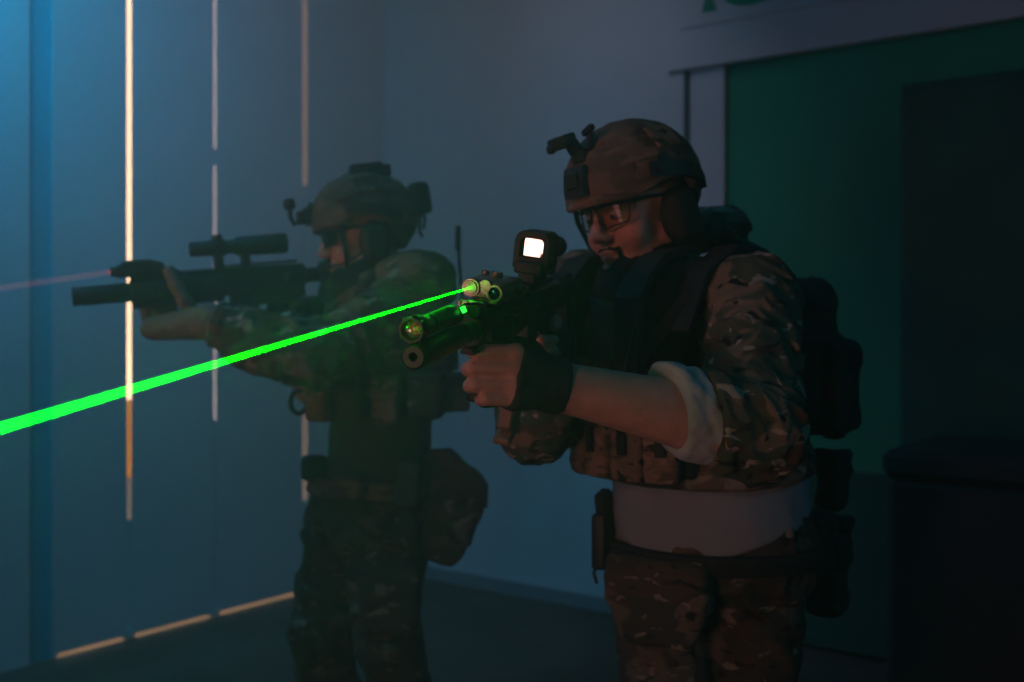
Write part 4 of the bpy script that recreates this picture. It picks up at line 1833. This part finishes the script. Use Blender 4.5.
def mul(a, b):
    mm = nt.nodes.new('ShaderNodeMath')
    mm.operation = 'MULTIPLY'
    nt.links.new(a, mm.inputs[0])
    nt.links.new(b, mm.inputs[1])
    return mm.outputs[0]


dn = mul(mul(ramp(sp.outputs['Y'], .2, 2.4, .15, .27), ramp(sp.outputs['X'], -.15, .38, 1., .12)), ramp(sp.outputs['Z'], .2, 1.5, .10, 1.))
nt.links.new(dn, vol.inputs['Density'])
nt.links.new(vol.outputs[0], out.inputs['Volume'])
hz = quad_box('haze', mh)
hz['kind'] = 'stuff'
hz['label'] = 'thin bluish smoke hanging through the whole room'
hz['category'] = 'haze'

# ================================================================ LIGHT
w = bpy.data.worlds.new('world')
scene.world = w
w.use_nodes = True
bg = w.node_tree.nodes['Background']
bg.inputs['Color'].default_value = (1., .90, .62, 1)
bg.inputs['Strength'].default_value = 3.2


def area(name, pos, target, sx, sy, col, power, spread=180):
    L = bpy.data.lights.new(name, 'AREA')
    L.shape = 'RECTANGLE'
    L.size, L.size_y = sx, sy
    L.color = col
    L.energy = power
    L.spread = R_(spread)
    o = bpy.data.objects.new(name, L)
    COL.objects.link(o)
    o.location = pos
    o.rotation_euler = (Vector(target) - Vector(pos)).to_track_quat('-Z', 'Y').to_euler()
    return o


area('blue_lamp', (-1.7, 2.9, 3.4), (-1.9, 4.1, 2.3), .7, .7, (.0, .42, 1.), 36, 110)
area('far_face_fill', (-2.3, 1.6, 1.45), (-.48, 2.8, 1.54), .3, .3, (1., .52, .40), .28, 30)  # added fill that warms the farther person's face
area('cool_ceiling_lamp', (-.1, 3.8, 3.45), (-1.2, 4.9, 1.9), 1.2, 1.0, (.70, .77, 1.0), 7.6, 150)
area('teal_haze_fill', (-1.2, 1.6, 3.4), (-.8, 2.7, 1.2), .5, .5, (.0, .50, .85), 5.0, 80)  # added fill for the smoke in front of the farther person
area('warm_lamp', (-1.4, -.8, .75), (.45, 2., 1.05), .55, .8, (1., .50, .54), 1.55, 70)
area('near_face_fill', (-2.1, .2, 2.15), (.2, 2., 1.5), .4, .4, (1., .42, .42), 0.42, 30)  # added fill for the nearer face, where the sight shades it
area('cool_side_lamp', (2.3, .8, 2.6), (.5, 2., 1.3), .6, .6, (.1, .60, 1.), 3.0)

cam = bpy.data.cameras.new('camera')
cam.sensor_width = 36
cam.lens = F / 1024 * 36
cam.shift_y = -17 / 1024
cam.clip_start = .02
cam.dof.use_dof = True
cam.dof.focus_distance = 1.5
cam.dof.aperture_fstop = 3.4
co = bpy.data.objects.new('camera', cam)
COL.objects.link(co)
co.location = (0, 0, CH)
co.rotation_euler = (R_(90), 0, 0)
scene.camera = co
scene.view_settings.view_transform = 'Standard'
scene.view_settings.look = 'None'
scene.view_settings.exposure = 0
scene.view_settings.gamma = 1
scene.view_settings.use_curve_mapping = False
